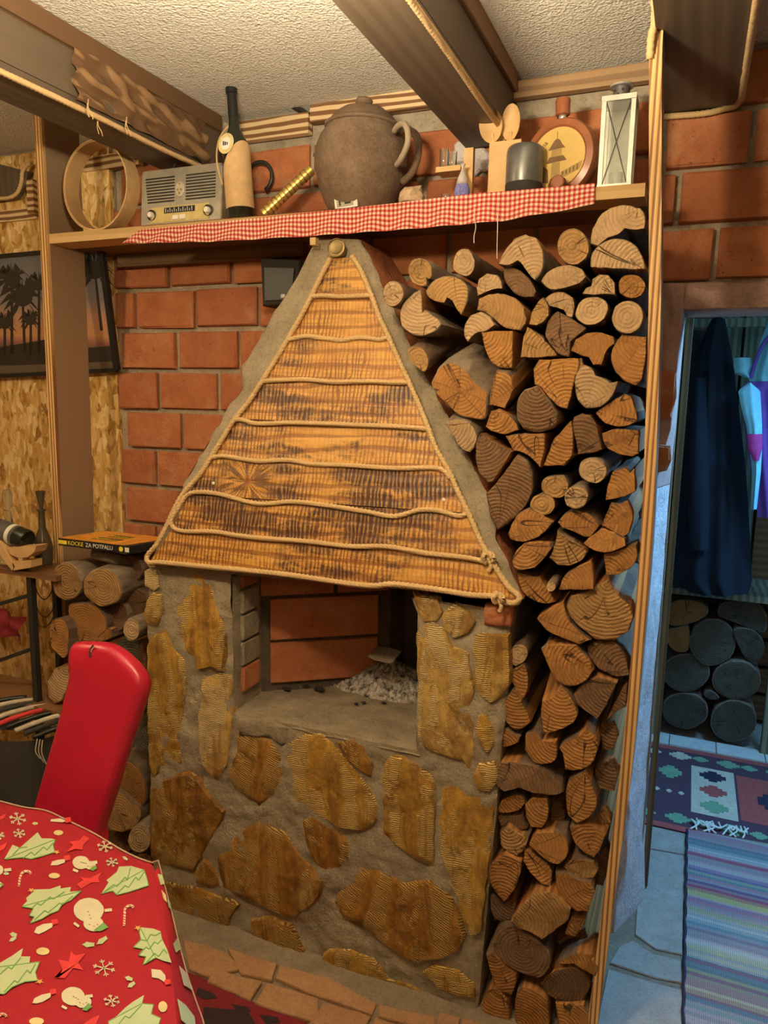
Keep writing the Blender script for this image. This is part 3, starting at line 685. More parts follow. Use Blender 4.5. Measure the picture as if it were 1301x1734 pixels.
# ------------------------------------------------------------------ hood
HY0, HZ0, HY1, HZ1 = 1.755, 1.13, 2.035, 2.14
hn = Vector((0, -(HZ1-HZ0), (HY1-HY0))).normalized(); h0 = Vector((0, HY0, HZ0))
def PH(x, y, off=0.): return PL(x, y, h0+hn*off, hn)
HD = (230, 380, 1.942)
def hp(x, y, off=0): return PH(HD[0]+x/HD[2], HD[1]+y/HD[2], off)
HOOD = thing('chimney_hood', 'tapered chimney hood clad in scorched boards with rope trim, over the fireplace', 'hood', (-.98, 2.0, 1.15))
# cement body: front slab + side faces going back to the wall
lo = [(30, 1125), (112, 965), (150, 860), (215, 745), (270, 655), (300, 600), (345, 540), (340, 475), (395, 390), (450, 290), (520, 180), (595, 45)]
ro = [(735, 50), (790, 150), (815, 230), (860, 310), (900, 400), (940, 480), (985, 570), (1030, 650), (1080, 740), (1125, 830), (1165, 930), (1185, 1040), (1225, 1130), (1272, 1235)]
fl = [PH(*q, -.026) for q in ab(lo, HD)]; fr = [PH(*q, -.026) for q in ab(ro, HD)]
def samp(pl, v):
    L = [0]
    for a, b in zip(pl, pl[1:]): L.append(L[-1]+(b-a).length)
    t = v*L[-1]
    for i in range(len(pl)-1):
        if t <= L[i+1]+1e-9: return pl[i].lerp(pl[i+1], (t-L[i])/(L[i+1]-L[i]))
    return pl[-1]
frr = fr[::-1]
def hf(u, v):
    a, b = samp(fl, v), samp(frr, v); p = a.lerp(b, u); w = nz(p, 14, .008)
    if u in (0., 1.): p = p+Vector((nz(p, 30, .008), 0, 0))
    return p+hn*w+Vector((0, .012 if u in (0., 1.) else 0, 0))
m = MB(); m.grid(60, 90, hf); m.build('cement_front', 'cement', HOOD, smooth=True)
yb = YW-.05
m = MB(); m.grid(6, 60, lambda u, v: (lambda p: Vector((p.x+u*.04+nz(p+Vector((0, u, 0)), 20, .004), p.y+.01+(yb-p.y)*u, p.z)))(samp(fl, v)))
m.grid(6, 60, lambda u, v: (lambda p: Vector((p.x-u*.0+nz(p+Vector((0, u, 0)), 20, .006), p.y+.01+(yb-p.y)*u, p.z)))(samp(frr, v)))
m.build('masonry_side', 'brick', HOOD)
# boards
bl = [(645, 108), (580, 232), (503, 375), (418, 511), (322, 640), (245, 765), (172, 888), (118, 1000), (42, 1112)]
br = [(714, 108), (775, 232), (830, 370), (900, 520), (962, 668), (1020, 806), (1090, 950), (1152, 1095), (1262, 1238)]
for i in range(8):
    a, b, c, d = hp(*bl[i]), hp(*br[i]), hp(*br[i+1]), hp(*bl[i+1])
    g = .0012; dn = (d-a).normalized()*g; dr = (c-b).normalized()*g
    pts = [a+dn, b+dr, c-dr, d-dn]; r = random.Random(i); off = hn*r.uniform(-.003, .002)
    MB().prism([p+off for p in pts], -hn*.020, bev=.002).build('board', ['boardl', 'boardl', 'boardl', 'board', 'board', 'boardk', 'boardh', 'board'][i], HOOD)
def hrope(px, r=.0072, off=.005, nm='rope'):
    return ropeline([hp(x, y, off+nz((x, y, 3), .02, .001)) for x, y in px], r).build(nm, 'rope', HOOD, smooth=math.radians(70))
hrope([(640, 112), (628, 135), (605, 180), (577, 238), (545, 300), (500, 378), (460, 445), (416, 515), (370, 585), (322, 645), (285, 705), (245, 770), (205, 830), (160, 880), (130, 930), (105, 985), (70, 1050), (38, 1090), (45, 1112), (90, 1112), (300, 1132), (500, 1152), (750, 1187), (850, 1183), (1000, 1202), (1100, 1218), (1185, 1222)], .0080)
hrope([(712, 104), (740, 150), (775, 232), (800, 300), (832, 370), (865, 445), (900, 520), (930, 590), (962, 668), (990, 740), (1030, 810), (1060, 880), (1095, 950), (1125, 1020), (1155, 1080), (1185, 1130), (1225, 1190), (1262, 1225), (1245, 1245), (1205, 1238), (1190, 1225)], .0080)
for px in ([(582, 236), (620, 234), (660, 237), (700, 236), (772, 234)],
           [(503, 378), (560, 368), (620, 375), (680, 380), (740, 372), (800, 378), (830, 372)],
           [(418, 515), (480, 512), (560, 510), (650, 518), (760, 516), (850, 520), (905, 520)],
           [(322, 642), (350, 642), (400, 655), (500, 652), (620, 655), (740, 660), (850, 664), (960, 672)],
           [(246, 768), (290, 762), (400, 778), (500, 775), (580, 788), (700, 792), (850, 802), (970, 800), (1010, 808), (1035, 835)],
           [(110, 985), (135, 940), (170, 890), (215, 880), (280, 888), (400, 918), (520, 912), (640, 926), (760, 945), (850, 960), (930, 940), (990, 940), (1060, 958), (1092, 950)],
           [(125, 940), (118, 985), (150, 1008), (250, 1010), (330, 1022), (420, 1032), (560, 1042), (700, 1058), (830, 1060), (960, 1082), (1080, 1095), (1150, 1108)]):
    hrope(px)
def knot(cx, cy, r, name):
    c = hp(cx, cy, .01); m = MB()
    for k in range(3):
        a0 = k*2.1; P = []
        for j in range(15):
            a = 2*PI*j/14; P.append(c+Vector((math.cos(a)*r*(.7+.2*k), -.006*math.sin(a*2+k), math.sin(a)*r*(1.2-.2*k)))+Vector((.004*k-.004, -.002*k, 0)))
        m.tube(bez(P, .003), .0058, 8, strands=3, pitch=.012, cap=False)
    m.tube(bez([c, c+Vector((.01, -.004, -.02)), c+Vector((.006, -.006, -.035))], .003), .0058, 8, strands=3, pitch=.01)
    m.build(name, 'rope', HOOD, smooth=True)
knot(1158, 1095, .013, 'rope_knot'); knot(1192, 1228, .011, 'rope_knot')
for q in ((256, 851), (1013, 905)):
    m = MB(); c = hp(*q); m.lathe([(.0045, 0), (.0045, .002), (.002, .003)], c, 12, hn); m.build('screw_cap', 'white', HOOD)
c = PH(569, 419, .018)
m = MB(); m.lathe([(.022, -.03), (.025, -.012), (.028, -.006), (.0275, 0), (.025, .001), (.024, -.002), (.019, -.002), (.018, 0), (.016, -.001), (0, -.001)], c, 32, (0.05, -1, .2)); o = m.build('brass_disc', 'brass', HOOD, smooth=math.radians(35))

# ash and charcoal on the hearth
ac = PZ(640, 1165, ZH)
m = MB()
def ashf(u, v):
    x = (u-.5)*.42; y = (v-.5)*.26; d = math.hypot((x-.04)/.20, y/.12)
    h = .085*max(0, 1-d)**1.1*(1 if x > -.08 else .6)+max(0, 1-math.hypot(x/.23, y/.13))*.012
    p = Vector((ac.x+.0+x, ac.y+.02+y, ZH+.004))
    k = 1 if h > .002 else 0
    return p+Vector((nz((x, y, 1), 60, .004), 0, h+k*abs(nz((x, y, 2), 42, .022))+k*abs(nz((x, y, 5), 110, .010))-(.004 if not k else 0)))
m.grid(130, 90, ashf); o = m.build('ash_heap', 'ash', smooth=False); tag(o, 'heap of pale grey ash at the right of the hearth', 'ash', kind='stuff')
def lump(name, c, sx, sy, sz, mat, label, cat, group=None, seed=0):
    b = bmesh.new(); bmesh.ops.create_icosphere(b, subdivisions=2, radius=1)
    v = [Vector((p.co.x*sx, p.co.y*sy, p.co.z*sz))*(1+nz(p.co+Vector((seed, 0, 0)), 1.6, .45))+Vector(c) for p in b.verts]; f = [tuple(q.index for q in ff.verts) for ff in b.faces]; b.free()
    return tag(MB().add(v, f).build(name, mat), label, cat, group)
for i, (px, py, s) in enumerate(((478, 1163, .014), (487, 1167, .012), (519, 1162, .012), (541, 1167, .016), (604, 1192, .007), (616, 1190, .008), (470, 1162, .008), (650, 1190, .008))):
    p = PZ(px, py, ZH+.012); lump('charcoal_piece', p, s, s*.6, s*.55, 'char', ['charcoal piece second from the left on the hearth', 'charcoal piece third from the left, touching its neighbour', 'single charcoal piece midway between left group and ash heap', 'largest black charcoal piece at the left foot of the ash heap', 'tiny charcoal crumb in front of the ash heap, left of a pair', 'tiny charcoal crumb in front of the ash heap, right of a pair', 'leftmost small charcoal crumb on the hearth', 'rightmost charcoal crumb on the hearth'][i], 'charcoal', 'charcoal pieces on the hearth', i)
p = PY(645, 1118, 2.02)
m = MB(); m.prism([p+Vector(q) for q in ((-.045, 0, .004), (-.02, 0, -.004), (.03, 0, -.006), (.04, 0, .0), (.0, 0, .006))], (.01, .05, .02), bev=.001)
tag(m.build('ash_flake', 'hearth'), 'pale curled burnt paper flake on top of the ash heap', 'paper')

# ------------------------------------------------------------------ firewood
def log(label, poly, Y=1.84, end='eo', kind='s', L=None, dv=(0, 0), bark='bd', group='split firewood stacked right of the fireplace', cat='firewood', tilt=.12, back=YW-.035, bump_=.0016, pith=None, split='split'):
    r = random.Random(label); P0 = [PY(x, y, Y) for x, y in poly]
    n0 = len(P0); seg = []; pts = []
    def turn(i):
        u = P0[i]-P0[i-1]; w = P0[(i+1) % n0]-P0[i]; return u.angle(w)
    soft = [kind == 'r' or turn(i) < .58 for i in range(n0)]
    for i, a in enumerate(P0):
        j = (i+1) % n0; b = P0[j]; ln = (b-a).length; n = max(2, int(ln/.010))
        ta = (b-P0[i-1])*.5 if soft[i] else (b-a); tb = (P0[(j+1) % n0]-a)*.5 if soft[j] else (b-a)
        ta = ta.normalized()*min(ta.length, ln); tb = tb.normalized()*min(tb.length, ln)
        s = 2 if (kind == 's' and ln > .03 and not (soft[i] and soft[j])) else 1
        for k in range(n):
            t_ = k/n; p = a*(2*t_**3-3*t_*t_+1)+ta*(t_**3-2*t_*t_+t_)+b*(3*t_*t_-2*t_**3)+tb*(t_**3-t_*t_)
            if k: p += Vector((r.uniform(-1, 1), 0, r.uniform(-1, 1)))*bump_*.7
            pts.append(p); seg.append(s)
    n = len(pts); c = sum(pts, Vector())/n
    if kind == 's' and pith is None:   # pith at the sharpest corner
        best = 9
        for i in range(n0):
            u = (P0[i-1]-P0[i]).normalized(); w = (P0[(i+1) % n0]-P0[i]).normalized(); a = u.angle(w)
            if a < best and min((P0[i-1]-P0[i]).length, (P0[(i+1) % n0]-P0[i]).length) > .02: best = a; pk = P0[i]
        o = pk.lerp(c, .12)
    else: o = c.copy()
    tx, tz = r.uniform(-tilt, tilt), r.uniform(-tilt*.7, tilt*.7); L = L or (back-Y)
    rings = []
    def yy(p, f_): return Y+(p.x-c.x)*tx+(p.z-c.z)*tz+nz((p.x*1., r_s, p.z), 45, .0035 if f_ < 1 else .001)+nz((p.x*1., r_s, p.z), 14, .004)
    r_s = r.uniform(0, 50); spec = []
    for f_ in (.12, .35, .6, .82, .955): spec.append((f_, 0, 0))
    V = []; 
    for f_, _, _ in spec:
        for p in pts:
            q = c+(p-c)*f_; q.y = yy(q, f_); V.append(q)
    nf = len(spec)
    ts = (0, .02, .12, .3, .5, .75, 1)
    for k, t_ in enumerate(ts):
        sc = 1.0 if k else .995
        for i, p in enumerate(pts):
            d = p-c; rr = 1+(nz((d.normalized()*1.5)+Vector((r_s, t_*3, 0)), 1, .10) if k > 1 else 0)
            q = c+d*sc*rr*(1-.04*t_); q.y = yy(p, 1)*(1-t_)+(Y+L)*t_+(.003 if k == 0 else 0); q += Vector((dv[0]*t_*L, 0, dv[1]*t_*L))
            V.append(q)
    f = [tuple(range(n))]; mi = [0]; R = nf+len(ts)
    for k in range(R-1):
        for i in range(n):
            f.append((k*n+i, k*n+(i+1) % n, (k+1)*n+(i+1) % n, (k+1)*n+i)); mi.append(0 if k < nf-1 or (seg[i] == 2 and k < nf) else seg[i])
    f.append(tuple(range((R-1)*n+n-1, (R-1)*n-1, -1))); mi.append(0)
    b = MB().add(V, f, mi); ob = b.build('log', [end, bark, split], None, smooth=math.radians(42), origin=o)
    return tag(ob, label, cat, group)
def ell(cx, cy, rx, ry, n=18, rot=0, seed=0):
    r = random.Random(seed+int(cx*7+cy)); out = []
    for i in range(n):
        a = 2*PI*i/n; k = 1+r.uniform(-.025, .025); x, y = rx*k*math.cos(a), ry*k*math.sin(a)
        out.append((cx+x*math.cos(rot)-y*math.sin(rot), cy+x*math.sin(rot)+y*math.cos(rot)))
    return out
CA = (640, 340, 2.602); CB = (740, 700, 3.2525); CC = (780, 1050, 4.066); CD = (780, 1384, 4.066)
LOGS = [
 # frame, depth, end, kind, bark, label, outline
 (CA, 1.86, 'ep', 'r', 'bd', 'small pale round log touching the upper right edge of the hood, leftmost of the stack', [(25,400),(40,362),(72,352),(100,368),(115,405),(105,440),(78,465),(45,462),(26,435)]),
 (CA, 1.89, 'er', 'r', 'bg', 'round log with split lower right, up and right of the leftmost small pale round log', [(137,290),(150,262),(180,252),(215,260),(238,290),(240,330),(225,345),(212,330),(215,375),(185,376),(150,360),(136,325)]),
 (CA, 1.88, 'ep', 'r', 'bd', 'pale round log end under the hanging white threads, top of the stack at left', [(335,265),(350,225),(382,210),(412,225),(428,262),(420,305),(395,332),(360,325),(332,300)]),
 (CA, 1.89, 'er', 's', 'bg', 'kidney shaped log end with notch below, between the two upper left round logs', [(205,395),(235,355),(290,330),(345,335),(385,360),(402,400),(395,450),(372,505),(345,470),(330,440),(305,425),(290,450),(245,440),(215,420)]),
 (CA, 1.87, 'ep', 's', 'bg', 'pale log with a quarter cut away at upper right, beside the upper hood edge', [(190,385),(155,405),(110,450),(95,505),(105,555),(150,590),(200,597),(250,580),(285,545),(275,530),(235,500),(210,480),(195,495),(192,440)]),
 (CA, 1.88, 'ep', 's', 'bd', 'small pale half log with flat lower side, left of the large pale notched log', [(435,385),(445,345),(480,318),(525,325),(545,355),(548,385),(505,390),(465,408),(440,420)]),
 (CA, 1.87, 'ep', 's', 'bg', 'large pale notched log like an open mouth, highest one just right of the threads', [(528,278),(560,215),(600,165),(650,147),(700,165),(728,215),(733,270),(720,320),(692,350),(665,320),(640,285),(615,262),(590,275),(555,283)]),
 (CA, 1.90, 'eb', 's', 'bd', 'dull brown half log tucked under the large pale notched log', [(553,300),(580,290),(615,300),(650,325),(680,360),(700,400),(690,425),(650,427),(605,410),(570,370),(555,335)]),
 (CA, 1.87, 'er', 'r', 'bg', 'big smooth round log near the top, between the notched log and the tall half log', [(790,195),(805,150),(840,125),(880,125),(915,150),(932,200),(920,250),(885,280),(840,280),(805,250)]),
 (CA, 1.86, 'ep', 's', 'bg', 'pale lens shaped split log right under the big smooth round log', [(718,355),(745,315),(790,290),(850,283),(900,300),(918,335),(890,362),(830,382),(780,392),(740,380)]),
 (CA, 1.88, 'ep', 's', 'bd', 'topmost log of the stack, large arched piece beside the right post', [(935,190),(945,120),(985,55),(1040,25),(1100,20),(1160,35),(1183,75),(1180,125),(1140,130),(1090,122),(1060,150),(1010,165),(965,200)]),
 (CA, 1.86, 'ep', 's', 'bg', 'pale half round log with flat bottom, second from the top beside the right post', [(937,275),(945,230),(975,195),(1030,168),(1085,168),(1130,190),(1165,240),(1180,300),(1100,300),(1020,298),(940,295)]),
 (CA, 1.87, 'ep', 's', 'bd', 'fan shaped log piece with straight base, left of the reddish round log', [(900,410),(915,385),(940,375),(945,345),(975,322),(1015,325),(1045,360),(1048,415),(1000,412),(950,415)]),
 (CA, 1.88, 'eo', 'r', 'bd', 'reddish brown round log in shade beside the right post, under the flat half log', [(1060,375),(1070,340),(1105,325),(1150,330),(1178,360),(1175,400),(1140,428),(1095,425),(1065,405)]),
 (CA, 1.85, 'ep', 'r', 'bg', 'clean pale round log beside the right post, below the reddish round one', [(1030,510),(1045,465),(1080,442),(1125,442),(1162,470),(1172,515),(1155,560),(1115,585),(1070,580),(1038,550)]),
 (CA, 1.86, 'ep', 'r', 'bd', 'round log end with a diagonal split across it, left of the clean pale round log', [(868,500),(885,450),(920,425),(970,422),(1005,440),(1017,475),(1000,520),(960,545),(915,548),(880,525)]),
 (CA, 1.86, 'er', 's', 'bd', 'narrow wedge of wood leaning left of the small arched log', [(665,545),(680,485),(710,440),(730,425),(752,460),(755,505),(735,530),(700,550)]),
 (CA, 1.87, 'ep', 's', 'bd', 'small arched log like a bridge, above the dark bark triangle', [(735,430),(770,405),(820,402),(860,425),(868,465),(858,515),(835,510),(820,480),(790,470),(750,460)]),
 (CA, 1.87, 'eb', 's', 'bd', 'dark bark covered triangular log in the upper middle of the stack', [(735,585),(750,520),(790,485),(850,515),(920,560),(905,575),(850,620),(845,690),(790,670),(745,610)]),
 (CA, 1.87, 'er', 's', 'bd', 'wide cracked half log in grey brown, left of the narrow leaning wedge', [(432,480),(440,430),(490,410),(560,410),(620,440),(658,490),(650,545),(630,570),(560,560),(510,520),(470,490)]),
 (CA, 1.85, 'ep', 's', 'bg', 'small pale shark fin shaped wedge under the wide cracked half log', [(380,590),(385,545),(410,505),(455,488),(495,510),(515,545),(480,570),(430,585),(395,622)]),
 (CA, 1.84, 'eo', 's', 'bd', 'golden quarter log with straight top, below the shark fin wedge', [(458,580),(530,574),(597,572),(594,660),(590,740),(545,738),(500,712),(472,650)]),
 (CA, 1.86, 'er', 's', 'bd', 'upright brown triangle of wood, right of the golden quarter log', [(660,555),(700,580),(740,620),(790,680),(720,690),(628,690),(640,620)]),
 (CA, 1.85, 'eo', 's', 'bd', 'orange arched split log above the broken pale disc', [(848,660),(870,610),(920,582),(985,580),(1040,600),(1045,630),(1010,660),(985,725),(950,725),(930,690),(890,680)]),
 (CA, 1.84, 'eo', 's', 'bd', 'large orange block with an angular dark crack, beside the right post', [(1075,590),(1185,598),(1180,700),(1165,790),(1140,815),(1080,790),(1040,740),(1028,680),(1045,630)]),
 (CA, 1.85, 'eo', 's', 'bd', 'reddish torn split log with a fan of fibres in the middle of the upper stack', [(685,740),(710,700),(800,696),(900,692),(910,730),(870,770),(850,870),(835,920),(790,905),(740,850),(705,815),(690,810)]),
 (CA, 1.83, 'ep', 's', 'bg', 'pale broken disc with a ragged right edge, below the orange arched log', [(865,800),(880,750),(910,722),(940,735),(960,770),(1010,790),(1035,812),(1062,795),(1050,830),(1020,880),(970,912),(915,915),(880,880)]),
 (CA, 1.84, 'eo', 's', 'bd', 'orange quarter log under the block with the angular crack', [(960,935),(1000,900),(1050,870),(1085,850),(1115,860),(1140,930),(1145,970),(1110,990),(1050,995),(1000,980)]),
 (CA, 1.83, 'eb', 's', 'bg', 'dark leaf shaped log end pointing up, left of the pale broken disc', [(612,920),(620,870),(650,830),(700,815),(740,860),(785,930),(790,975),(760,1005),(700,1022),(640,1005),(615,965)]),
 (CA, 1.84, 'eo', 's', 'bd', 'squarish upright block between the huge tapering log and the dark leaf shaped end', [(522,750),(570,755),(590,775),(600,830),(560,915),(490,900),(500,830)]),
 (CA, 1.83, 'eo', 's', 'bd', 'small orange fan shaped wedge below the squarish upright block', [(475,995),(500,925),(535,915),(580,945),(615,985),(620,1010),(560,1030),(500,1015)]),
 (CA, 1.84, 'eo', 'r', 'bg', 'huge tapering log with rough grey bark running up behind it, right of the hood edge', [(235,800),(255,760),(265,735),(320,710),(380,740),(440,810),(480,840),(482,900),(475,960),(420,960),(360,945),(300,890),(250,840)]),
 (CA, 1.87, 'er', 'r', 'bd', 'small round log wedged between the hood edge and the huge tapering log', [(128,670),(150,642),(190,645),(218,680),(222,725),(205,755),(180,740),(150,710)]),
 (CB, 1.84, 'ep', 's', 'bg', 'pale cracked quarter log resting against the hood, under the huge tapering log', [(45,55),(90,30),(150,35),(200,75),(220,130),(205,190),(180,215),(140,200),(105,160),(100,135),(70,90)]),
 (CB, 1.84, 'bg', 's', 'bd', 'dark brown split log standing on its tip, right of the pale cracked quarter', [(235,110),(330,165),(415,210),(370,285),(310,380),(285,385),(235,325),(215,260),(215,160)]),
 (CB, 1.83, 'eb', 's', 'bd', 'large leaning brown split log with a long crack, lowest one touching the hood', [(445,225),(495,260),(525,330),(528,410),(490,510),(400,600),(330,645),(300,590),(285,530),(270,440),(330,380)]),
 (CB, 1.83, 'eo', 's', 'bd', 'orange wedge with flat top pointing down, under the dark leaf shaped end', [(378,125),(430,115),(510,113),(590,112),(592,200),(570,300),(530,255),(470,215),(425,205)]),
 (CB, 1.83, 'eo', 's', 'bd', 'slanting orange split log with wavy grain, left of the tall brown trapezoid', [(740,40),(750,110),(745,230),(700,290),(585,290),(620,210),(640,150)]),
 (CB, 1.84, 'eb', 's', 'bd', 'tall brown trapezoid of split wood above the two snowy looking round logs', [(755,20),(800,0),(845,10),(880,70),(910,200),(880,215),(775,230),(765,150),(750,90)]),
 (CB, 1.83, 'eo', 's', 'bd', 'wide orange half log with bark below, beside the right post in mid height', [(910,110),(980,85),(1050,88),(1110,95),(1110,225),(1080,240),(1000,225),(940,195),(915,150)]),
 (CB, 1.82, 'ep', 'r', 'bg', 'whitish flaking round log, upper of the two, below the tall brown trapezoid', [(780,305),(795,265),(840,245),(895,255),(935,295),(935,340),(900,380),(860,385),(810,365),(785,335)]),
 (CB, 1.83, 'er', 'r', 'bg', 'round brown log left of the whitish flaking pair', [(577,400),(590,360),(640,345),(700,350),(725,390),(715,435),(680,467),(630,462),(590,435)]),
 (CB, 1.80, 'ep', 'r', 'bg', 'whitish flaking round log, lower left of the two', [(702,465),(715,425),(760,400),(810,410),(835,450),(820,500),(785,525),(740,522),(710,500)]),
 (CB, 1.82, 'er', 'r', 'bd', 'smaller round log just below the round brown log', [(512,500),(530,460),(570,445),(620,450),(650,490),(640,535),(600,562),(555,555),(522,530)]),
 (CB, 1.83, 'eo', 's', 'bd', 'jagged orange wedge with a splintered top, right of the whitish flaking pair', [(930,480),(940,400),(970,320),(1005,310),(1040,300),(1070,330),(1090,300),(1095,430),(1030,460)]),
 (CB, 1.82, 'eo', 's', 'bd', 'boat shaped orange log lying left under the smaller round log', [(388,665),(410,610),(450,550),(500,522),(560,545),(640,600),(600,650),(540,690),(460,710),(400,695)]),
 (CB, 1.82, 'eo', 's', 'bd', 'brown lens shaped log under the lower whitish round log', [(665,600),(700,555),(760,532),(820,545),(870,580),(895,620),(850,680),(810,680),(750,650),(690,630)]),
 (CB, 1.83, 'eo', 's', 'bd', 'splintered orange quadrangle under the jagged orange wedge', [(905,620),(940,540),(960,490),(1010,500),(1050,480),(1080,560),(1060,660),(1030,680),(970,650)]),
 (CB, 1.81, 'eo', 's', 'bd', 'long flat wedge with a bright knot on its lower edge, under the splintered quadrangle', [(805,720),(860,670),(900,640),(980,660),(1040,690),(1045,725),(980,755),(920,768),(860,755)]),
 (CB, 1.81, 'eo', 's', 'bd', 'rounded orange block below the boat shaped log', [(415,820),(430,770),(475,720),(540,708),(620,720),(635,740),(590,800),(540,850),(470,862),(425,850)]),
 (CB, 1.82, 'er', 's', 'bd', 'brown quarter fan opening down, right of the rounded orange block', [(665,640),(710,670),(780,715),(830,765),(800,810),(730,842),(660,835),(615,800),(650,720)]),
 (CB, 1.82, 'eo', 's', 'bd', 'quarter log with curved lower right side beside the right post, above the turquoise lit chips', [(918,775),(960,765),(1060,730),(1100,720),(1110,780),(1080,840),(1000,890),(930,895)]),
 (CB, 1.81, 'eo', 's', 'bd', 'neat flat bottomed quarter log above the biggest round faced log', [(850,812),(865,890),(868,968),(780,970),(670,972),(700,900),(770,850)]),
 (CB, 1.83, 'eo', 's', 'bd', 'shaded wedge behind the small branch end, beside the lowest part of the hood edge', [(440,870),(500,885),(560,900),(610,970),(655,1040),(600,1050),(540,1030),(480,985),(450,920)]),
 (CB, 1.80, 'ep', 'r', 'bg', 'tiny round branch end left of the neat flat bottomed quarter', [(603,950),(612,930),(635,925),(652,945),(650,970),(630,982),(610,975)]),
 (CB, 1.81, 'eo', 's', 'bd', 'half log lying obliquely at the left of the biggest round faced log', [(550,1130),(620,1080),(695,1040),(725,1130),(795,1210),(850,1250),(790,1275),(700,1240),(600,1190)]),
 (CB, 1.82, 'er', 's', 'bd', 'biggest round faced log of the stack with fine radial cracks', [(712,1060),(732,1010),(800,985),(860,960),(940,920),(1000,1000),(1060,1050),(1085,1120),(1060,1200),(980,1250),(880,1245),(802,1190),(742,1130)]),
 (CC, 1.82, 'ep', 'r', 'bd', 'small knotty round log just above the fireplace side, with dark spots', [(345,240),(355,190),(390,168),(430,170),(458,205),(455,260),(420,300),(380,318),(350,290)]),
 (CC, 1.82, 'eo', 's', 'bd', 'downward wedge right below the small knotty round log', [(340,355),(380,325),(440,300),(462,370),(465,460),(435,540),(400,500),(360,440)]),
 (CC, 1.81, 'eo', 's', 'bd', 'orange leaf shaped log beside the ochre stones, under the downward wedge', [(375,460),(420,550),(450,620),(485,705),(430,750),(370,770),(320,720),(290,650),(300,570),(330,510)]),
 (CC, 1.82, 'eo', 's', 'bd', 'small orange wedge under the orange leaf shaped log', [(285,760),(320,745),(370,780),(415,800),(400,840),(340,870),(283,880)]),
 (CC, 1.81, 'eo', 's', 'bd', 'rounded log with straight crack near its top, under the oblique half log', [(555,195),(590,165),(690,168),(800,170),(850,230),(880,270),(920,350),(880,410),(800,455),(720,455),(650,400),(600,300)]),
 (CC, 1.83, 'bg', 's', 'bd', 'dark bark block under the biggest round faced log, beside the right post', [(865,190),(930,155),(1060,150),(1110,200),(1150,300),(1165,380),(1080,390),(980,350),(925,310),(880,240)]),
 (CC, 1.81, 'eo', 's', 'bd', 'broad five sided orange log with bark rising behind, mid stack low', [(560,560),(640,530),(700,450),(750,510),(800,600),(810,650),(760,720),(640,770),(570,780),(555,640)]),
 (CC, 1.82, 'bg', 's', 'bd', 'dark diamond shaped log with a thin pale split edge, under the dark bark block', [(770,530),(850,420),(950,390),(1080,430),(1000,600),(940,690),(870,640),(800,590)]),
 (CC, 1.81, 'eo', 's', 'bd', 'squarish orange block above the dark crooked branch', [(445,790),(500,765),(540,790),(565,828),(665,825),(665,940),(640,975),(560,1000),(500,990),(440,900)]),
 (CC, 1.81, 'eo', 's', 'bd', 'orange heart shaped log right of the squarish block above the branch', [(680,880),(720,840),(810,800),(870,740),(930,790),(950,870),(920,970),(860,1020),(780,1040),(720,1030),(705,930)]),
 (CC, 1.80, 'bg', 's', 'bd', 'dark crooked branch lying sideways, pointing right', [(235,1035),(280,980),(400,990),(500,1010),(600,1060),(690,1140),(710,1190),(650,1210),(500,1190),(400,1150),(300,1175),(240,1130)]),
 (CC, 1.81, 'eo', 's', 'bd', 'large orange teardrop log with dark bark body, right below the heart shaped log', [(722,1180),(740,1110),(800,1070),(860,1030),(900,1110),(940,1210),(940,1290),(880,1360),(800,1400),(740,1350),(725,1270)]),
 (CC, 1.82, 'eo', 's', 'bd', 'thin wedge of wood under the left part of the crooked branch', [(250,1310),(290,1240),(360,1200),(430,1200),(452,1250),(400,1310),(330,1330),(270,1338)]),
 (CC, 1.81, 'eo', 's', 'bd', 'pale orange upright block under the right part of the crooked branch', [(444,1270),(500,1222),(600,1230),(610,1300),(600,1370),(560,1435),(490,1425),(455,1370)]),
 (CC, 1.83, 'bg', 's', 'bd', 'dark flat log under the thin wedge, touching the stone corner', [(250,1350),(430,1344),(445,1400),(460,1440),(400,1445),(280,1420)]),
 (CC, 1.84, 'bg', 's', 'bd', 'shaded purple brown log behind the dark diamond, against the right post', [(1000,700),(1100,500),(1150,430),(1140,600),(1060,650)]),
 (CD, 1.81, 'er', 's', 'bd', 'knobbly orange piece with dark lump, second column start beside the ochre stone corner', [(270,100),(320,60),(430,130),(475,130),(440,220),(390,265),(330,235),(275,190)]),
 (CD, 1.80, 'eo', 's', 'bd', 'broad pale orange hexagonal log end in the lower stack', [(470,190),(520,105),(640,103),(720,130),(745,200),(730,280),(680,325),(640,322),(560,270)]),
 (CD, 1.81, 'eo', 's', 'bd', 'curved wedge cradling the hexagonal log end from below left', [(440,215),(510,262),(595,318),(632,370),(625,470),(560,450),(480,380),(430,300)]),
 (CD, 1.80, 'eo', 's', 'bd', 'orange log end with pointed bottom beside the lower stone corner', [(205,330),(310,245),(420,310),(410,400),(370,500),(300,580),(240,520),(190,440)]),
 (CD, 1.81, 'eo', 's', 'bd', 'shaded orange log with a small dark knot, against the post right of the hexagonal end', [(752,70),(800,50),(900,60),(1000,130),(960,230),(920,275),(830,220),(775,150)]),
 (CD, 1.81, 'er', 's', 'bd', 'lens shaped log lying on the bright edged bowl shaped log', [(705,345),(760,300),(840,280),(920,300),(950,360),(920,415),(840,425),(760,395)]),
 (CD, 1.80, 'eo', 's', 'bd', 'bowl shaped log with a bright upper edge, third from bottom beside the post', [(650,390),(720,385),(760,408),(835,438),(905,440),(930,500),(880,640),(800,650),(720,590),(660,500)]),
 (CD, 1.82, 'eb', 's', 'bd', 'shaded stub under the pointed bottom log', [(200,545),(240,540),(295,598),(360,560),(380,640),(330,720),(230,715),(205,620)]),
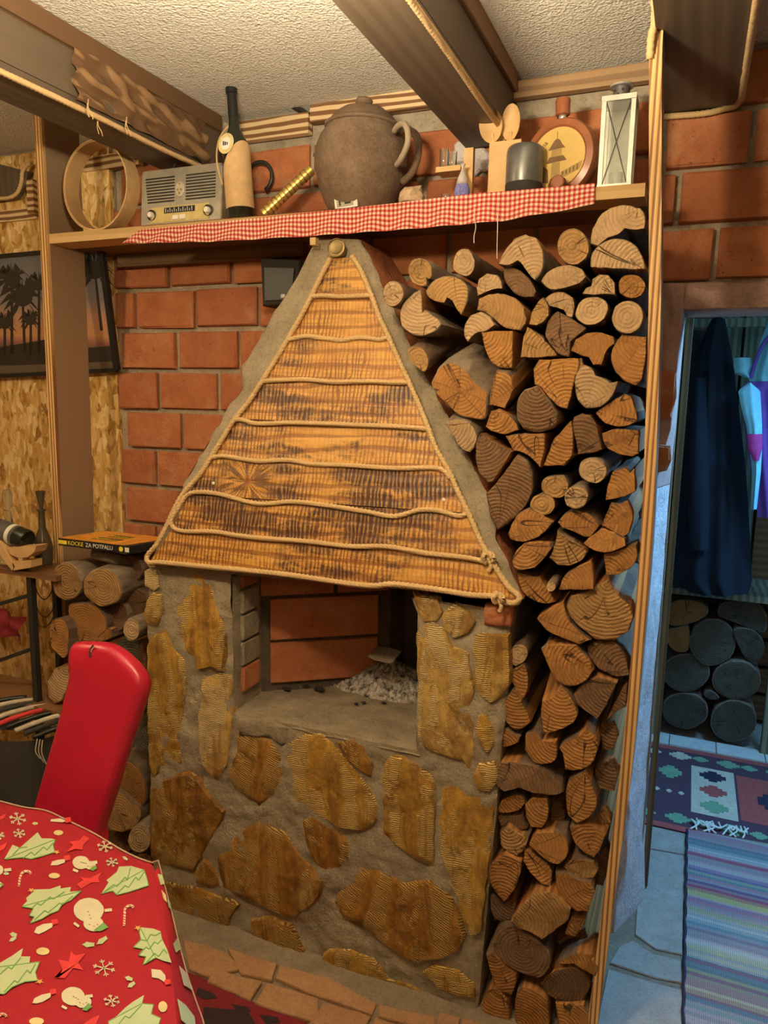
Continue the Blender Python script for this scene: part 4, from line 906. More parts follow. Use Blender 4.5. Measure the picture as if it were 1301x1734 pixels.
 (CD, 1.79, 'er', 's', 'bd', 'rough splintered block with stepped front, largest in the lower stack', [(345,720),(400,640),(510,510),(620,500),(700,570),(760,640),(740,720),(650,790),(560,850),(480,800),(390,770)]),
 (CD, 1.80, 'eb', 'r', 'bd', 'large very dark round log under the rough splintered block', [(220,860),(250,780),(330,745),(440,800),(540,862),(620,960),(600,1060),(540,1105),(430,1080),(320,1010),(250,950)]),
 (CD, 1.80, 'eo', 's', 'bd', 'long orange wedge hugging the left side of the very dark round log', [(180,930),(222,915),(300,1010),(385,1080),(380,1150),(350,1240),(290,1220),(230,1130),(200,1030)]),
 (CD, 1.80, 'eo', 's', 'bd', 'orange triangular log at the very bottom left of the stack', [(140,1290),(190,1200),(260,1180),(330,1280),(340,1400),(280,1410),(170,1360)]),
 (CD, 1.80, 'eo', 's', 'bd', 'orange block at the bottom edge, between the triangular log and the broad dark one', [(390,1200),(430,1160),(530,1190),(600,1260),(610,1440),(480,1500),(380,1460),(375,1300)]),
 (CD, 1.81, 'eb', 's', 'bd', 'broad dark log face near the bottom beside the post', [(545,1140),(640,1060),(760,1020),(860,1065),(900,1160),(850,1280),(720,1285),(600,1230)]),
 (CD, 1.80, 'eo', 's', 'bd', 'light splinter piece on top of the broad dark log', [(670,1010),(720,970),(800,940),(900,950),(960,1040),(930,1095),(865,1050),(775,1005)]),
 (CD, 1.81, 'eo', 's', 'bd', 'small orange chip block below the bowl shaped log', [(762,690),(860,702),(850,750),(790,830),(720,800),(740,730)]),

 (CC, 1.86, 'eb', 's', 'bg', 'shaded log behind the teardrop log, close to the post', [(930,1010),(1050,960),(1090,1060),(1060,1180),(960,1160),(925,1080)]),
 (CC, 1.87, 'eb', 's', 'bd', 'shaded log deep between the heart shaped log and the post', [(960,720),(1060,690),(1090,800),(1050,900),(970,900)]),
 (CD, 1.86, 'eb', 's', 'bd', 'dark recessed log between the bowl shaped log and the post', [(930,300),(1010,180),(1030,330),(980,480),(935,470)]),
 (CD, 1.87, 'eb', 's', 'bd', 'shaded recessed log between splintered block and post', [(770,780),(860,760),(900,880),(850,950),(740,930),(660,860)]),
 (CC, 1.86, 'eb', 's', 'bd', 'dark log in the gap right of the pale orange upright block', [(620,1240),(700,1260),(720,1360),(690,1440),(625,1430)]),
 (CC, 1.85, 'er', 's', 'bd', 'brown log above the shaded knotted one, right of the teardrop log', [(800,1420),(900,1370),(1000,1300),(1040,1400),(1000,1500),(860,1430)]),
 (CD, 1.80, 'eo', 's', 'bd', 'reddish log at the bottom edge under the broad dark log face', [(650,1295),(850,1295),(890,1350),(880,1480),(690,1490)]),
]
for fr_, Y, en, kd, bk, lb, pl in LOGS:
    dv = (0, 0)
    if 'huge tapering' in lb: dv = (.08, .34)
    if 'broad five sided' in lb: dv = (-.05, .2)
    if en == 'bg': en = 'eb'
    log(lb, ab(pl, fr_), Y, en, kd, dv=dv, bark=bk)
# far right gap filler logs seen in shade between faces: lie behind the front ones
# left stack
LS = (0, 800, 2.828); LT = (0, 1250, 2.828)
LG = 'firewood stacked left of the fireplace'
for o_, Y, en, kd, bk, lb, pl in [
 (LS, 1.88, 'er', 'r', 'bg', 'round log with a dark radial crack, top left of the stack behind the red chair', ell(318, 522, 80, 92)),
 (LS, 1.87, 'er', 'r', 'bg', 'largest round log face of the left stack, under the firelighter box', ell(490, 550, 92, 96)),
 (LS, 1.90, 'eo', 'r', 'bd', 'big orange log with a diagonal crack, below the two round logs under the box', [(330,640),(380,622),(460,630),(505,680),(515,745),(470,790),(420,850),(360,870),(330,840),(335,740)]),
 (LS, 1.86, 'eo', 'r', 'bd', 'tall oval orange log face left of the big cracked orange one', [(240,740),(265,700),(300,705),(325,750),(328,860),(310,890),(280,870),(245,820)]),
 (LS, 1.86, 'ep', 'r', 'bg', 'small oval pale log end beside the left stone pillar of the fireplace', ell(630, 752, 38, 56)),
 (LS, 1.90, 'eo', 's', 'bd', 'small torn orange piece between the big cracked log and the small oval end', [(450,790),(500,745),(540,750),(542,790),(500,805),(460,812)]),
 (LS, 1.88, 'ep', 's', 'bg', 'pale flaky log end low at left behind the red chair', [(230,1000),(260,940),(310,930),(322,1000),(300,1090),(260,1110),(235,1060)]),
 (LS, 1.90, 'eg', 's', 'bg', 'grey split log just above the right shoulder of the red chair', [(560,820),(600,780),(665,815),(660,900),(630,950),(570,880)]),
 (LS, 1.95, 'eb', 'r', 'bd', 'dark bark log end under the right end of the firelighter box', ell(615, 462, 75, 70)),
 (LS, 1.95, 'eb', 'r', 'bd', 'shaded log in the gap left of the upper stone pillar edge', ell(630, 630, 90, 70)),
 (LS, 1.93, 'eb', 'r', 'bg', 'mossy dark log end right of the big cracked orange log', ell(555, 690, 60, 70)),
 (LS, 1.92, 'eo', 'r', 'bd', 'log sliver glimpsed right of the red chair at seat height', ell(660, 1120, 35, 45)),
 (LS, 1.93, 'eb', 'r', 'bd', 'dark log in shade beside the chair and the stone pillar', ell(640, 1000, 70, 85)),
 (LS, 1.90, 'eg', 's', 'bg', 'grey pointed log end right of the chair back, against the stone pillar', [(632,1280),(665,1240),(705,1215),(712,1330),(660,1325)]),
 (LS, 1.92, 'eb', 's', 'bd', 'dark trapezoid log just right of the chair shoulder', [(640,900),(690,860),(700,930),(680,960),(650,950)]),
 (LT, 1.90, 'eo', 'r', 'bd', 'large bark edged log face right of the lower chair back', [(540,110),(600,95),(660,130),(700,190),(706,290),(650,345),(590,330),(545,250)]),
 (LT, 1.88, 'er', 'r', 'bd', 'broad cracked brown log below the large bark edged one', [(500,262),(560,258),(620,300),(672,350),(655,420),(580,448),(510,415),(480,350)]),
 (LT, 1.84, 'ep', 'r', 'bg', 'pale round log end at the foot of the left stack beside the cloth', ell(668, 483, 55, 66)),
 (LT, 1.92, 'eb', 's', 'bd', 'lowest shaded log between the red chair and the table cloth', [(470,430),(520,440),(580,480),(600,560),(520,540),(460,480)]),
 (LT, 1.88, 'er', 'r', 'bd', 'log end half hidden under the pale round one at the foot', ell(690, 590, 50, 38)),
]: log(lb, ab(pl, o_), Y, en, kd, bark=bk, group=LG, back=YW-.05)
m = MB()
a = PY(215, 972, 1.88); tag(MB().tube(bez([PY(192, 940, 1.93)-Vector((.08, 0, 0)), PY(192, 945, 1.93), PY(212, 950, 1.96), PY(260, 962, 2.0)]), [.03]*200 if 0 else .022, 12).build('branch', 'bg', smooth=True), 'grey barked branch lying under the firelighter box', 'branch')
# log store in the passage
HG = 'round logs stored in the passage rack'
HH = (1020, 900, 4.335)
for lb, pl in [
 ('reddish brown half disc log, top left in the passage rack', [(465,600),(500,530),(580,500),(700,510),(780,560),(760,620),(640,680),(500,695)]),
 ('reddish quarter log under the half disc at the left of the passage rack', [(460,745),(520,712),(635,705),(630,870),(560,885),(490,840)]),
 ('large round grey log in the centre of the passage rack, tilted', ell(812, 812, 172, 168)),
 ('pale greenish split log with visible fibres, top right in the passage rack', [(850,600),(880,530),(1000,512),(1100,512),(1180,560),(1210,650),(1180,745),(1000,680),(860,628)]),
 ('grey leaf shaped log at the right of the central round one in the rack', [(965,722),(1020,705),(1120,730),(1185,810),(1185,900),(1130,968),(1070,950),(1005,850)]),
 ('round grey log in the middle row left in the passage rack', ell(615, 1037, 174, 138)),
 ('round grey log in the middle row right in the passage rack', ell(985, 1092, 180, 146)),
 ('round grey log at the bottom left of the passage rack with a dark radial mark', ell(610, 1317, 172, 134)),
 ('round grey log at the bottom right of the passage rack', ell(967, 1392, 172, 150)),
 ('small wedge log between the bottom two round logs of the rack', [(745,1200),(800,1172),(860,1222),(820,1235),(780,1230)]),
]: log(lb, ab(pl, HH), 3.86, 'eo' if 'reddish' in lb else 'eg', 'r', bark='bg', group=HG, back=4.2)

# ------------------------------------------------------------------ wall shelf
YS = 2.03; YB = YW-.035
zs = (PY(78, 417, YS).z+PY(1092, 327, YS).z)/2          # underside
ZT_ = zs+.032
xs0, xs1 = PY(78, 405, YS).x, PY(1093, 318, YS).x
SH = thing('wall_shelf', 'long wooden wall shelf above the hood carrying jug, radio and lantern', 'shelf', ((xs0+xs1)/2, YB, zs))
MB().box((xs0, YS, zs), (xs1, YS+.10, ZT_)).build('board', 'pine', SH)
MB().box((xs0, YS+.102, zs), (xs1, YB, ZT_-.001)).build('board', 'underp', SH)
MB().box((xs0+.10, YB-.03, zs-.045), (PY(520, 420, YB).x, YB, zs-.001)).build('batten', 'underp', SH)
def shp(x, y, Y=None): return PY(x, y, Y or YS+.05)
# gingham runner: lies on top of the shelf and hangs over its front edge
gt = [(237, 389), (370, 376), (520, 360), (660, 345), (800, 328), (900, 320), (1008, 310)]
gb = [(206, 412), (360, 409), (520, 400), (690, 388), (850, 374), (920, 362), (1007, 346)]
gtp = [PY(x, y, YS-.006) for x, y in gt]; gbp = [PY(x, y, YS-.008) for x, y in gb]
m = MB()
def gf(u, v):
    a, b = samp(gtp, u), samp(gbp, u); p = a.lerp(b, v); p.y = YS-.006-.005*math.sin(u*70+2*math.sin(u*9))*v-.002*v; return p
m.grid(160, 8, gf)
def gtop(u, v):
    a = samp(gtp, u); return Vector((a.x, a.y+v*.16, max(a.z, ZT_)+(ZT_+.0015-max(a.z, ZT_))*min(1, v*4)))
m.grid(160, 6, gtop)
G = m.build('shelf_runner', 'ging', smooth=True, recalc=False); tag(G, 'red and white gingham cloth runner draped over the shelf front', 'cloth')
for i, (a, b) in enumerate((((804, 352), [(804, 370), (806, 385), (803, 400), (803, 412)]), ((843, 360), [(843, 380), (842, 420), (842, 438)]))):
    o = MB().tube(bez([PY(a[0], a[1], YS-.014)]+[PY(x, y, YS-.014) for x, y in b], .005), .0011, 5).build('hanging_thread', 'white')
    tag(o, ('short kinked' if i == 0 else 'longer straight')+' white thread hanging down from the gingham runner', 'thread')
def base(px, Y, dz=.002):     # point standing on the shelf at image column px
    z = ZT_+dz; p = PY(px, 380, Y); return Vector((p.x, Y, z))
# sieve
c = PY(161, 322, 2.036); R_ = (PY(161, 250, 2.036)-c).length*1.06
c.z = ZT_+R_+.002
t = thing('round_sieve', 'empty round wooden sieve hoop standing upright at the left end of the shelf', 'sieve', (c.x, 2.15, ZT_))
m = MB(); ax = Vector((.05, 1, .0)).normalized()
m.lathe([(R_-.003, 0), (R_, 0), (R_, .06), (R_-.003, .06), (R_-.003, 0)], c, 48, ax); m.f = m.f[:-2]; m.m = m.m[:-2]
m.build('hoop', 'light', t, smooth=math.radians(30))
m = MB(); m.lathe([(R_+.0005, -.002), (R_+.004, -.002), (R_+.004, .02), (R_+.0005, .02), (R_+.0005, -.002)], c, 48, ax); m.f = m.f[:-2]; m.m = m.m[:-2]
m.build('rim_band', 'tan', t, smooth=math.radians(30))
# retro radio
def quadframe(pxs, Y, ry=0):
    return [PY(x, y, Y) for x, y in pxs]
bl_, br_ = PY(238, 386, 2.06), PY(374, 376, 2.06); tl_, tr_ = PY(229, 291, 2.06), PY(362, 281, 2.06)
bl_.z = br_.z = (bl_.z+br_.z)/2
RX = (br_-bl_).length; RH = (tl_-bl_).length; RB = Vector((bl_.x, 2.06, ZT_+.003))
t = thing('retro_radio', 'silver retro style radio with two white knobs and slotted grille', 'radio', RB+Vector((RX/2, .04, 0)))
def rc(u, v, d=0): return RB+Vector((u*RX-(1-v)*0+v*-.012*0, d+v*.012, v*RH))
m = MB(); m.prism([rc(.0, 0), rc(1, 0), rc(1, .94), rc(.985, .99), rc(.96, 1), rc(.04, 1), rc(.015, .99), rc(0, .94)], (0, .085, .0), bev=.004); m.build('case', 'silver', t)
for k in range(9):
    v0 = .83-k*.052; u0, u1 = .06+.004*k, .93
    for (a, b) in ((u0, .43), (.57, u1)):
        m = MB(); m.prism([rc(a, v0, -.0012), rc(b, v0, -.0012), rc(b, v0+.026, -.0012), rc(a, v0+.026, -.0012)], (0, .002, 0)); m.build('grille_slot', 'slot', t)
m = MB(); m.prism([rc(.5+.055*math.cos(a), .62+.13*math.sin(a)*(1 if math.sin(a) > 0 else 1.15)*(1-.0*a), -.004) for a in [i*PI/6 for i in range(12)]], (0, .005, 0), bev=.0015); em = m.build('crest', 'metal', t)
for q in ((.5, .70), (.48, .60), (.52, .60), (.5, .54)):
    MB().lathe([(.004, 0), (.003, .003), (0, .004)], rc(q[0], q[1], -.004), 8, (0, -1, 0)).build('crest_relief', 'gold', em)
m = MB(); m.prism([rc(.14, .06, -.002), rc(.86, .06, -.002), rc(.86, .33, -.002), rc(.14, .33, -.002)], (0, .003, 0)); dl = m.build('dial_plate', 'dial', t)
MB().prism([rc(.31, .21, -.0035), rc(.69, .21, -.0035), rc(.69, .31, -.0035), rc(.31, .31, -.0035)], (0, .002, 0)).build('tuning_scale', 'black', dl)
for k in range(13): MB().box(rc(.33+k*.027, .225, -.0045), rc(.335+k*.027, .265 if k % 2 else .295, -.0035)).build('scale_mark', 'white', dl)
for k in range(2): MB().prism([rc(.42+.09*k, .085, -.006), rc(.49+.09*k, .085, -.006), rc(.49+.09*k, .165, -.006), rc(.42+.09*k, .165, -.006)], (0, .004, 0), bev=.001).build('push_button', 'white', t)
for u in (.15, .85):
    m = MB(); m.lathe([(.017, 0), (.017, .004), (.0155, .005), (.0145, .001), (.0, .001)], rc(u, .20, -.001), 28, (0, -1, 0)); kr = m.build('knob_ring', 'dmetal', t, smooth=math.radians(35))
    m = MB(); m.lathe([(.010, 0), (.0095, .012), (.0075, .0145), (0, .015)], rc(u, .20, -.001), 24, (0, -1, 0)); m.build('knob', 'white', kr, smooth=math.radians(40))
P = [rc(.36, 1, .04)]+[rc(.5+.20*math.cos(a)*1, 1+.24*math.sin(a)/1, .04) for a in [PI*(.95-i*.1) for i in range(10)]]+[rc(.70, 1, .04)]
MB().tube(bez(P, .005), .003, 8).build('carry_handle', 'black', t, smooth=True)
# wine bottle in paper sleeve
bt = base(409, 2.09); dx = PY(391, 142, 2.09)-bt; axb = Vector((dx.x, 0, dx.z)); hb = axb.length; axb.normalize()
t = thing('wine_bottle', 'tall dark wine bottle with round yellow label in a tan paper sleeve', 'bottle', bt)
rb = .042
m = MB(); m.lathe([(rb*.9, 0), (rb, .004), (rb, hb*.52), (rb*.93, hb*.57), (rb*.66, hb*.63), (rb*.42, hb*.68), (rb*.36, hb*.74), (rb*.34, hb*.93), (rb*.40, hb*.935), (rb*.40, hb*.98), (rb*.33, hb)], bt, 32, axb); m.build('bottle_glass', 'glassd', t, smooth=math.radians(50))
m = MB(); m.lathe([(rb*.37, hb*.76), (rb*.36, hb*.925), (rb*.43, hb*.93), (rb*.43, hb*.985), (rb*.2, hb+.001)], bt, 24, axb); m.build('foil_cap', 'black', t, smooth=math.radians(50))
xa = axb.cross(Vector((0, 1, 0))).normalized()
if xa.x < 0: xa = -xa
m = MB()
def sl(u, v):
    a = -PI*1.0+u*2*PI; top = .34+.15*math.cos(a-1.2)*.9; h = hb*(.09+(top-.0)*v)
    return bt+axb*h+(xa*math.sin(a)-Vector((0, 1, 0))*math.cos(a))*(rb+.0025)
m.grid(40, 6, sl); m.build('paper_sleeve', 'tan', t, smooth=True)
lc = bt+axb*hb*.545+xa*-.006-Vector((0, rb+.001, 0))
m = MB(); m.lathe([(.031, 0), (.031, .0015), (.0, .002)], lc, 28, (-.15, -1, .12)); lb_ = m.build('round_label', 'cy', t)
m = MB(); m.lathe([(.019, .0018), (.019, .0028), (.0, .003)], lc, 24, (-.15, -1, .12)); m.build('label_centre', 'white', lb_)
for k in range(3): MB().box(lc+Vector((-.009+.007*k, -.0048, -.006)), lc+Vector((-.005+.007*k, -.0036, .006-.002*k))).build('label_emblem', 'kilb', lb_)
P = [bt+axb*hb*h+xa*x-Vector((0, y, 0)) for h, x, y in ((.28, -.046, .02), (.40, -.052, .03), (.52, -.058, .02), (.64, -.056, .0), (.72, -.03, -.012), (.72, -.005, -.01), (.66, .02, .0))]
MB().tube(bez(P, .005), .0028, 8).build('sleeve_strap', 'tan', t, smooth=True)
# iron ring on the wall, gold tube
m = MB(); cc = PY(440, 300, YW-.05); rr_ = .048; m.tube([cc+Vector((rr_*math.cos(a), 0, rr_*math.sin(a))) for a in [(-.35+1.25*i/30)*PI for i in range(31)]], .007, 8)
tag(m.build('horseshoe', 'dmetal', smooth=True), 'dark iron horseshoe leaning on the brick wall behind the gold tube', 'horseshoe')
a, b = base(446, 2.07, .013), PY(528, 287, 2.13)
m = MB(); d = (b-a); m.lathe([(.014, 0), (.0165, .002), (.0165, d.length-.002), (.0145, d.length), (.0145, d.length-.01), (0, d.length-.01)], a, 28, d.normalized())
for k in range(14): pass
t = thing('gift_tube', 'slim gold foil tube leaning diagonally against the clay jug', 'tube', a); o = m.build('tube_body', 'gold', t, smooth=math.radians(40))
for k in range(12):
    q = a+d*(.06+.075*k); MB().lathe([(.0168, 0), (.0171, .001), (.0171, .004), (.0168, .005)], q, 24, d.normalized()).build('embossed_band', 'brass', t, smooth=True)
# clay jug
jb = base(609, 2.14); j1 = PY(617, 165, 2.14); axj = (j1-jb); hj = axj.length; axj.normalize(); sc = 2.16/1250*1.02
t = thing('clay_jug', 'large dark worn clay jug with lid and curved handle', 'jug', jb)
prof = [(.0, 0), (46, .0), (50, .02), (60, .10), (73, .25), (80, .40), (81, .48), (79, .56), (72, .66), (66, .70), (62, .73), (62, .735)]
m = MB(); m.lathe([(min(r*sc, .141), h*hj) for r, h in prof], jb, 48, axj); m.build('body', 'clay', t, smooth=math.radians(60))
m = MB(); m.lathe([(r*sc, h*hj) for r, h in [(63, .732), (65, .74), (65, .76), (60, .775), (56, .80), (50, .84), (38, .885), (24, .915), (12, .925)]], jb, 40, axj); ld = m.build('lid', 'clay', t, smooth=math.radians(40))
m = MB(); m.lathe([(r*sc, h*hj) for r, h in [(11, .92), (10, .935), (14, .95), (15, .97), (12, .99), (0, 1)]], jb, 24, axj); m.build('lid_knob', 'clay', ld, smooth=True)
def jp(x, y, Y=2.08): return PY(x, y, Y)
m = MB(); m.tube(bez([jp(668, 222, 2.06), jp(676, 212, 2.03), jp(686, 211, 2.01), jp(691, 225, 2.00), jp(690, 245, 2.01), jp(680, 268, 2.03), jp(672, 280, 2.06)], .006), [.008]*0 or .0085, 10); m.build('handle', 'clayl', t, smooth=True)
m = MB(); m.tube(bez([jp(690, 218, 2.14), jp(706, 232, 2.13), jp(708, 262, 2.13), jp(698, 292, 2.14), jp(680, 310, 2.14)], .006), .011, 10); m.build('handle', 'clay', t, smooth=True)
m = MB(); m.lathe([(.002, 0), (.006, .006), (.012, .02)][::-1], jp(543, 262, 2.08), 10, (-.8, -.4, .3)); m.build('spout', 'clay', t)
# little picture card, crystal, glasses, stand, bag
def card(px, Y, name, mat, label, cat, th=.003, extra=None):
    pts = [PY(x, y, Y) for x, y in px]; dz = min(p.z for p in pts)-(ZT_+.002); pts = [p-Vector((0, 0, dz)) for p in pts]
    o = MB().prism(pts, (0, th, .0005)).build(name, mat); tag(o, label, cat); return o, pts
o, pts = card([(568, 352), (606, 345), (603, 318), (565, 324)], 2.045, 'picture_card', 'white', 'small white framed picture card leaning against the foot of the clay jug', 'card')
def inset(pts, u0, v0, u1, v1, name, mat, par, d=.001):
    a, b, c_, d_ = pts
    def q(u, v): return (a.lerp(b, u)).lerp(d_.lerp(c_, u), v)-Vector((0, d, 0))
    return MB().prism([q(u0, v0), q(u1, v0), q(u1, v1), q(u0, v1)], (0, d*.8, 0)).build(name, mat, par)
inset(pts, .1, .12, .82, .88, 'picture', 'silver', o); inset(pts, .2, .2, .28, .5, 'picture_shape', 'dmetal', o, .0015); inset(pts, .45, .25, .72, .4, 'picture_shape', 'dmetal', o, .0015)
p = base(697, 2.07, .026); lump('rock_crystal', p, .042, .03, .028, 'rock', 'jagged pale brown rock crystal on the shelf right of the clay jug', 'rock', seed=4)
pz_ = PY(748, 290, 2.10).z
t = thing('glass_rack', 'small wooden stand holding upturned clear shot glasses', 'stand', base(775, 2.12))
px_ = PY(787, 300, 2.12).x
MB().box((px_-.002, 2.115, ZT_+.010), (px_+.024, 2.135, PY(787, 252, 2.12).z)).build('upright', 'light', t)
MB().box((PY(741, 290, 2.10).x, 2.085, pz_-.006), (px_-.003, 2.145, pz_+.008)).build('cross_board', 'light', t)
MB().box((px_-.03, 2.09, ZT_+.001), (px_+.045, 2.16, ZT_+.009)).build('base', 'light', t)
for k, (gx, gz, gh) in enumerate(((752, pz_+.009, .05), (766, pz_+.009, .04), (757, ZT_+.003, .022))):
    q = PY(gx, 280, 2.07 if k == 2 else 2.105); q.z = gz
    o = MB().lathe([(.012, 0), (.0125, .001), (.013, gh), (.011, gh), (.0105, .004), (0, .004)], q, 20).build('shot_glass', 'glass', smooth=math.radians(50))
    tag(o, ['taller clear shot glass on the stand shelf, at the left', 'shorter clear shot glass beside the lavender bag', 'low clear glass lying in front on the runner'][k], 'glass')
q = PY(783, 315, 2.07); q.z = ZT_+.012
m = MB()
for s_, h0_ in ((-1, 0), (1, -.0)):
    m.lathe([(.001, -.002), (.011, .002), (.015, .015), (.013, .032), (.006, .055), (.0015, .068)], q+Vector((s_*.009, 0, h0_)), 14, (-s_*.12, 0, 1))
t = thing('lavender_bag', 'pair of small net bags of dried lavender tied at the top', 'bag', q)
m.build('lavender', 'lav', t, smooth=True)
m = MB(); m.lathe([(.017, .035), (.014, .05), (.006, .068), (.003, .078), (.008, .088)], q, 16, (0, 0, 1)); m.build('net_top', 'plast', t, smooth=True)
# plaster patch on wall
m = MB(); pc = [PY(x, y, YW-.028) for x, y in ((768, 245), (785, 232), (812, 236), (828, 262), (832, 290), (812, 288), (800, 300), (782, 290), (770, 275))]
m.prism(subdiv(pc, .01, .003, rnd), (0, .02, 0), bev=.006); m.build('plaster_patch', 'plaster', WALL)
# spoon holder with spoons
hbp = base(852, 2.115); zh = PY(840, 240, 2.09).z
x0, x1 = PY(827, 300, 2.09).x, PY(880, 300, 2.09).x
t = thing('utensil_holder', 'plain tan wooden utensil box holding two spoons', 'holder', ((x0+x1)/2, 2.12, ZT_+.001))
for a, b, mt in (((x0, 2.09, 0), (x1, 2.095, 1), 0), ((x0, 2.15, 0), (x1, 2.155, 1), 0), ((x0, 2.0955, 0), (x0+.005, 2.1495, 1), 0), ((x1-.005, 2.0955, 0), (x1, 2.1495, 1), 0)):
    MB().box((a[0], a[1], ZT_+.001), (b[0], b[1], zh)).build('side_panel', 'light', t)
MB().box((x0+.0055, 2.0955, ZT_+.001), (x1-.0055, 2.1495, ZT_+.006)).build('bottom_panel', 'light', t)
for i, (c_, rx, ry, tl, Yp, foot) in enumerate((((832, 212), 19, 26, -.35, 2.10, (846, 330)), ((866, 207), 15, 27, .15, 2.12, (858, 330)), ((846, 222), 12, 24, .1, 2.14, (852, 330)))):
    q = PY(c_[0], c_[1], Yp); f_ = PY(foot[0], foot[1], Yp); f_.z = ZT_+.008; s1 = rx*2.12/1250; s2 = ry*2.12/1250; dd = (q-f_).normalized(); xx = dd.cross(Vector((0, 1, 0))).normalized()
    m = MB(); P = [f_+(q-f_)*k/8 for k in range(8)]; m.tube(P, .0055, 8)
    def sp(u, v):
        a = u*2*PI; r_ = math.sin(v*PI*.5); k = (1-v); return q+xx*math.cos(a)*s1*r_+dd*math.sin(a)*s2*r_*(1.1 if math.sin(a) < 0 else 1)+Vector((0, -.006+.010*(1-r_*r_), 0))
    m.grid(24, 6, sp); m.grid(24, 6, lambda u, v: sp(u, v)+Vector((0, .005*(1.0-v*.8), 0)))
    tag(m.build('wooden_spoon', 'light', smooth=math.radians(60)), ['wooden spoon leaning left in the tan utensil box', 'wooden spoon standing upright at the right in the tan utensil box', 'wooden spatula between the two spoons in the utensil box'][i], 'spoon')
# grey metal cup
q = base(884, 2.092); rg = 30*2.07/1250*1.0; hg = (PY(884, 248, 2.092).z-q.z)
t = thing('metal_canister', 'matte grey metal canister with rounded shoulders', 'canister', q)
m = MB(); m.lathe([(rg*.9, 0), (rg, .005), (rg, hg*.26)], q, 36); m.build('base_band', 'slot', t, smooth=math.radians(45))
m = MB(); m.lathe([(rg*.995, hg*.265), (rg, hg*.27), (rg*.99, hg*.86), (rg*.93, hg*.95), (rg*.8, hg*.99), (0, hg)], q, 36); m.build('body', 'greycup', t, smooth=math.radians(45))
# wooden flask
fc = PY(951, 245, 2.14); Rf = 60*2.14/1250; fc.z = ZT_+Rf+.004
t = thing('wooden_flask', 'round reddish wooden flask with a brown clock tower picture', 'flask', (fc.x, 2.16, ZT_))
fa = Vector((-.25, -1, 0)).normalized()
m = MB(); m.lathe([(Rf*.72, -.028), (Rf*.97, -.024), (Rf, -.012), (Rf, .010), (Rf*.96, .020), (Rf*.80, .024), (Rf*.76, .018), (0, .018)], fc, 48, fa); m.build('body', 'flask', t, smooth=math.radians(40))
m = MB(); m.lathe([(Rf*.755, .0185), (Rf*.75, .0205), (0, .0205)], fc, 40, fa); pd = m.build('picture_disc', 'flaskd', t)
nk = fc+Vector((0, 0, Rf-.004)); 
m = MB(); m.lathe([(.012, 0), (.011, .014)], nk, 16); m.build('neck', 'metal', t, smooth=True)
m = MB(); m.lathe([(.016, .012), (.019, .014), (.020, .050), (.018, .055), (0, .056)], nk, 24, (-.03, 0, 1)); m.build('stopper', 'flask', t, smooth=math.radians(40))
fx = fa.cross(Vector((0, 0, 1))).normalized(); fx = fx if fx.x > 0 else -fx; fz = Vector((0, 0, 1)); fo = fc+fa*.0206
def fpoly(pts, mat, name='drawing', d=.0005):
    k = Rf*.75
    return MB().prism([fo+fx*x*k+fz*z*k+fa*d for x, z in pts], -fa*d*.9).build(name, mat, pd)
fpoly([(-.22, -.75), (.12, -.75), (.10, -.15), (-.20, -.15)], 'ink2'); fpoly([(-.42, -.15), (.34, -.12), (.22, .05), (-.30, .05)], 'ink')
fpoly([(-.24, .05), (.16, .05), (.14, .28), (-.22, .28)], 'ink2'); fpoly([(-.36, .28), (.28, .30), (.16, .42), (.06, .58), (-.04, .64), (-.14, .58), (-.26, .42)], 'ink')
fpoly([(-.05, .62), (-.03, .62), (-.03, .86), (-.05, .86)], 'ink'); fpoly([(.14, -.50), (.92, -.22), (.88, -.38), (.80, -.5), (.14, -.72)], 'ink2')
for k in range(5): fpoly([(.2+k*.13, -.62+k*.03), (.25+k*.13, -.62+k*.03), (.25+k*.13, -.48+k*.04), (.2+k*.13, -.48+k*.04)], 'ink', d=.0009)
fpoly([(-.85, -.42), (-.7, -.2), (-.5, -.22), (-.34, -.35), (-.3, -.8), (-.6, -.75)], 'ink'); 
def text(s_, size, mat, parent, o_, ux, uy, name='lettering', ext=.0004):
    cu_ = bpy.data.curves.new('t', 'FONT'); cu_.body = s_; cu_.size = size; cu_.extrude = ext; cu_.resolution_u = 3
    to = bpy.data.objects.new('t', cu_); COL.objects.link(to); dg = bpy.context.evaluated_depsgraph_get(); me = bpy.data.meshes.new_from_object(to.evaluated_get(dg))
    bpy.data.objects.remove(to); ux = ux.normalized(); uy = (uy-ux*uy.dot(ux)).normalized(); nz_ = ux.cross(uy)
    M = Matrix(((ux.x, uy.x, nz_.x, 0), (ux.y, uy.y, nz_.y, 0), (ux.z, uy.z, nz_.z, 0), (0, 0, 0, 1))); me.transform(M); me.materials.clear(); me.materials.append(MT[mat])
    ob = bpy.data.objects.new(name, me); COL.objects.link(ob); ob.parent = parent; ob.location = Vector(o_)-WL[parent.name]; WL[ob.name] = Vector(o_); return ob
text('Bosna', .019, 'ink', pd, fo+fx*(-.80*Rf*.75)+fz*(.12*Rf*.75)+fa*.0008, fx*.72+fz*.69, fz*.72-fx*.69)
# little barrel
q = base(941, 2.085); t = thing('mini_barrel', 'tiny dark brown wooden barrel in front of the round flask', 'barrel', q)
MB().lathe([(.019, 0), (.024, .012), (.025, .024), (.020, .04), (.0, .041)], q, 24).build('barrel_body', 'dwood', t, smooth=math.radians(45))
q2 = q+Vector((.004, -.022, .026)); MB().lathe([(.017, 0), (.018, .01), (.015, .013), (0, .013)], q2-Vector((0, -.006, 0)), 20, (0, -1, .1)).build('barrel_end', 'flask', t, smooth=math.radians(45))
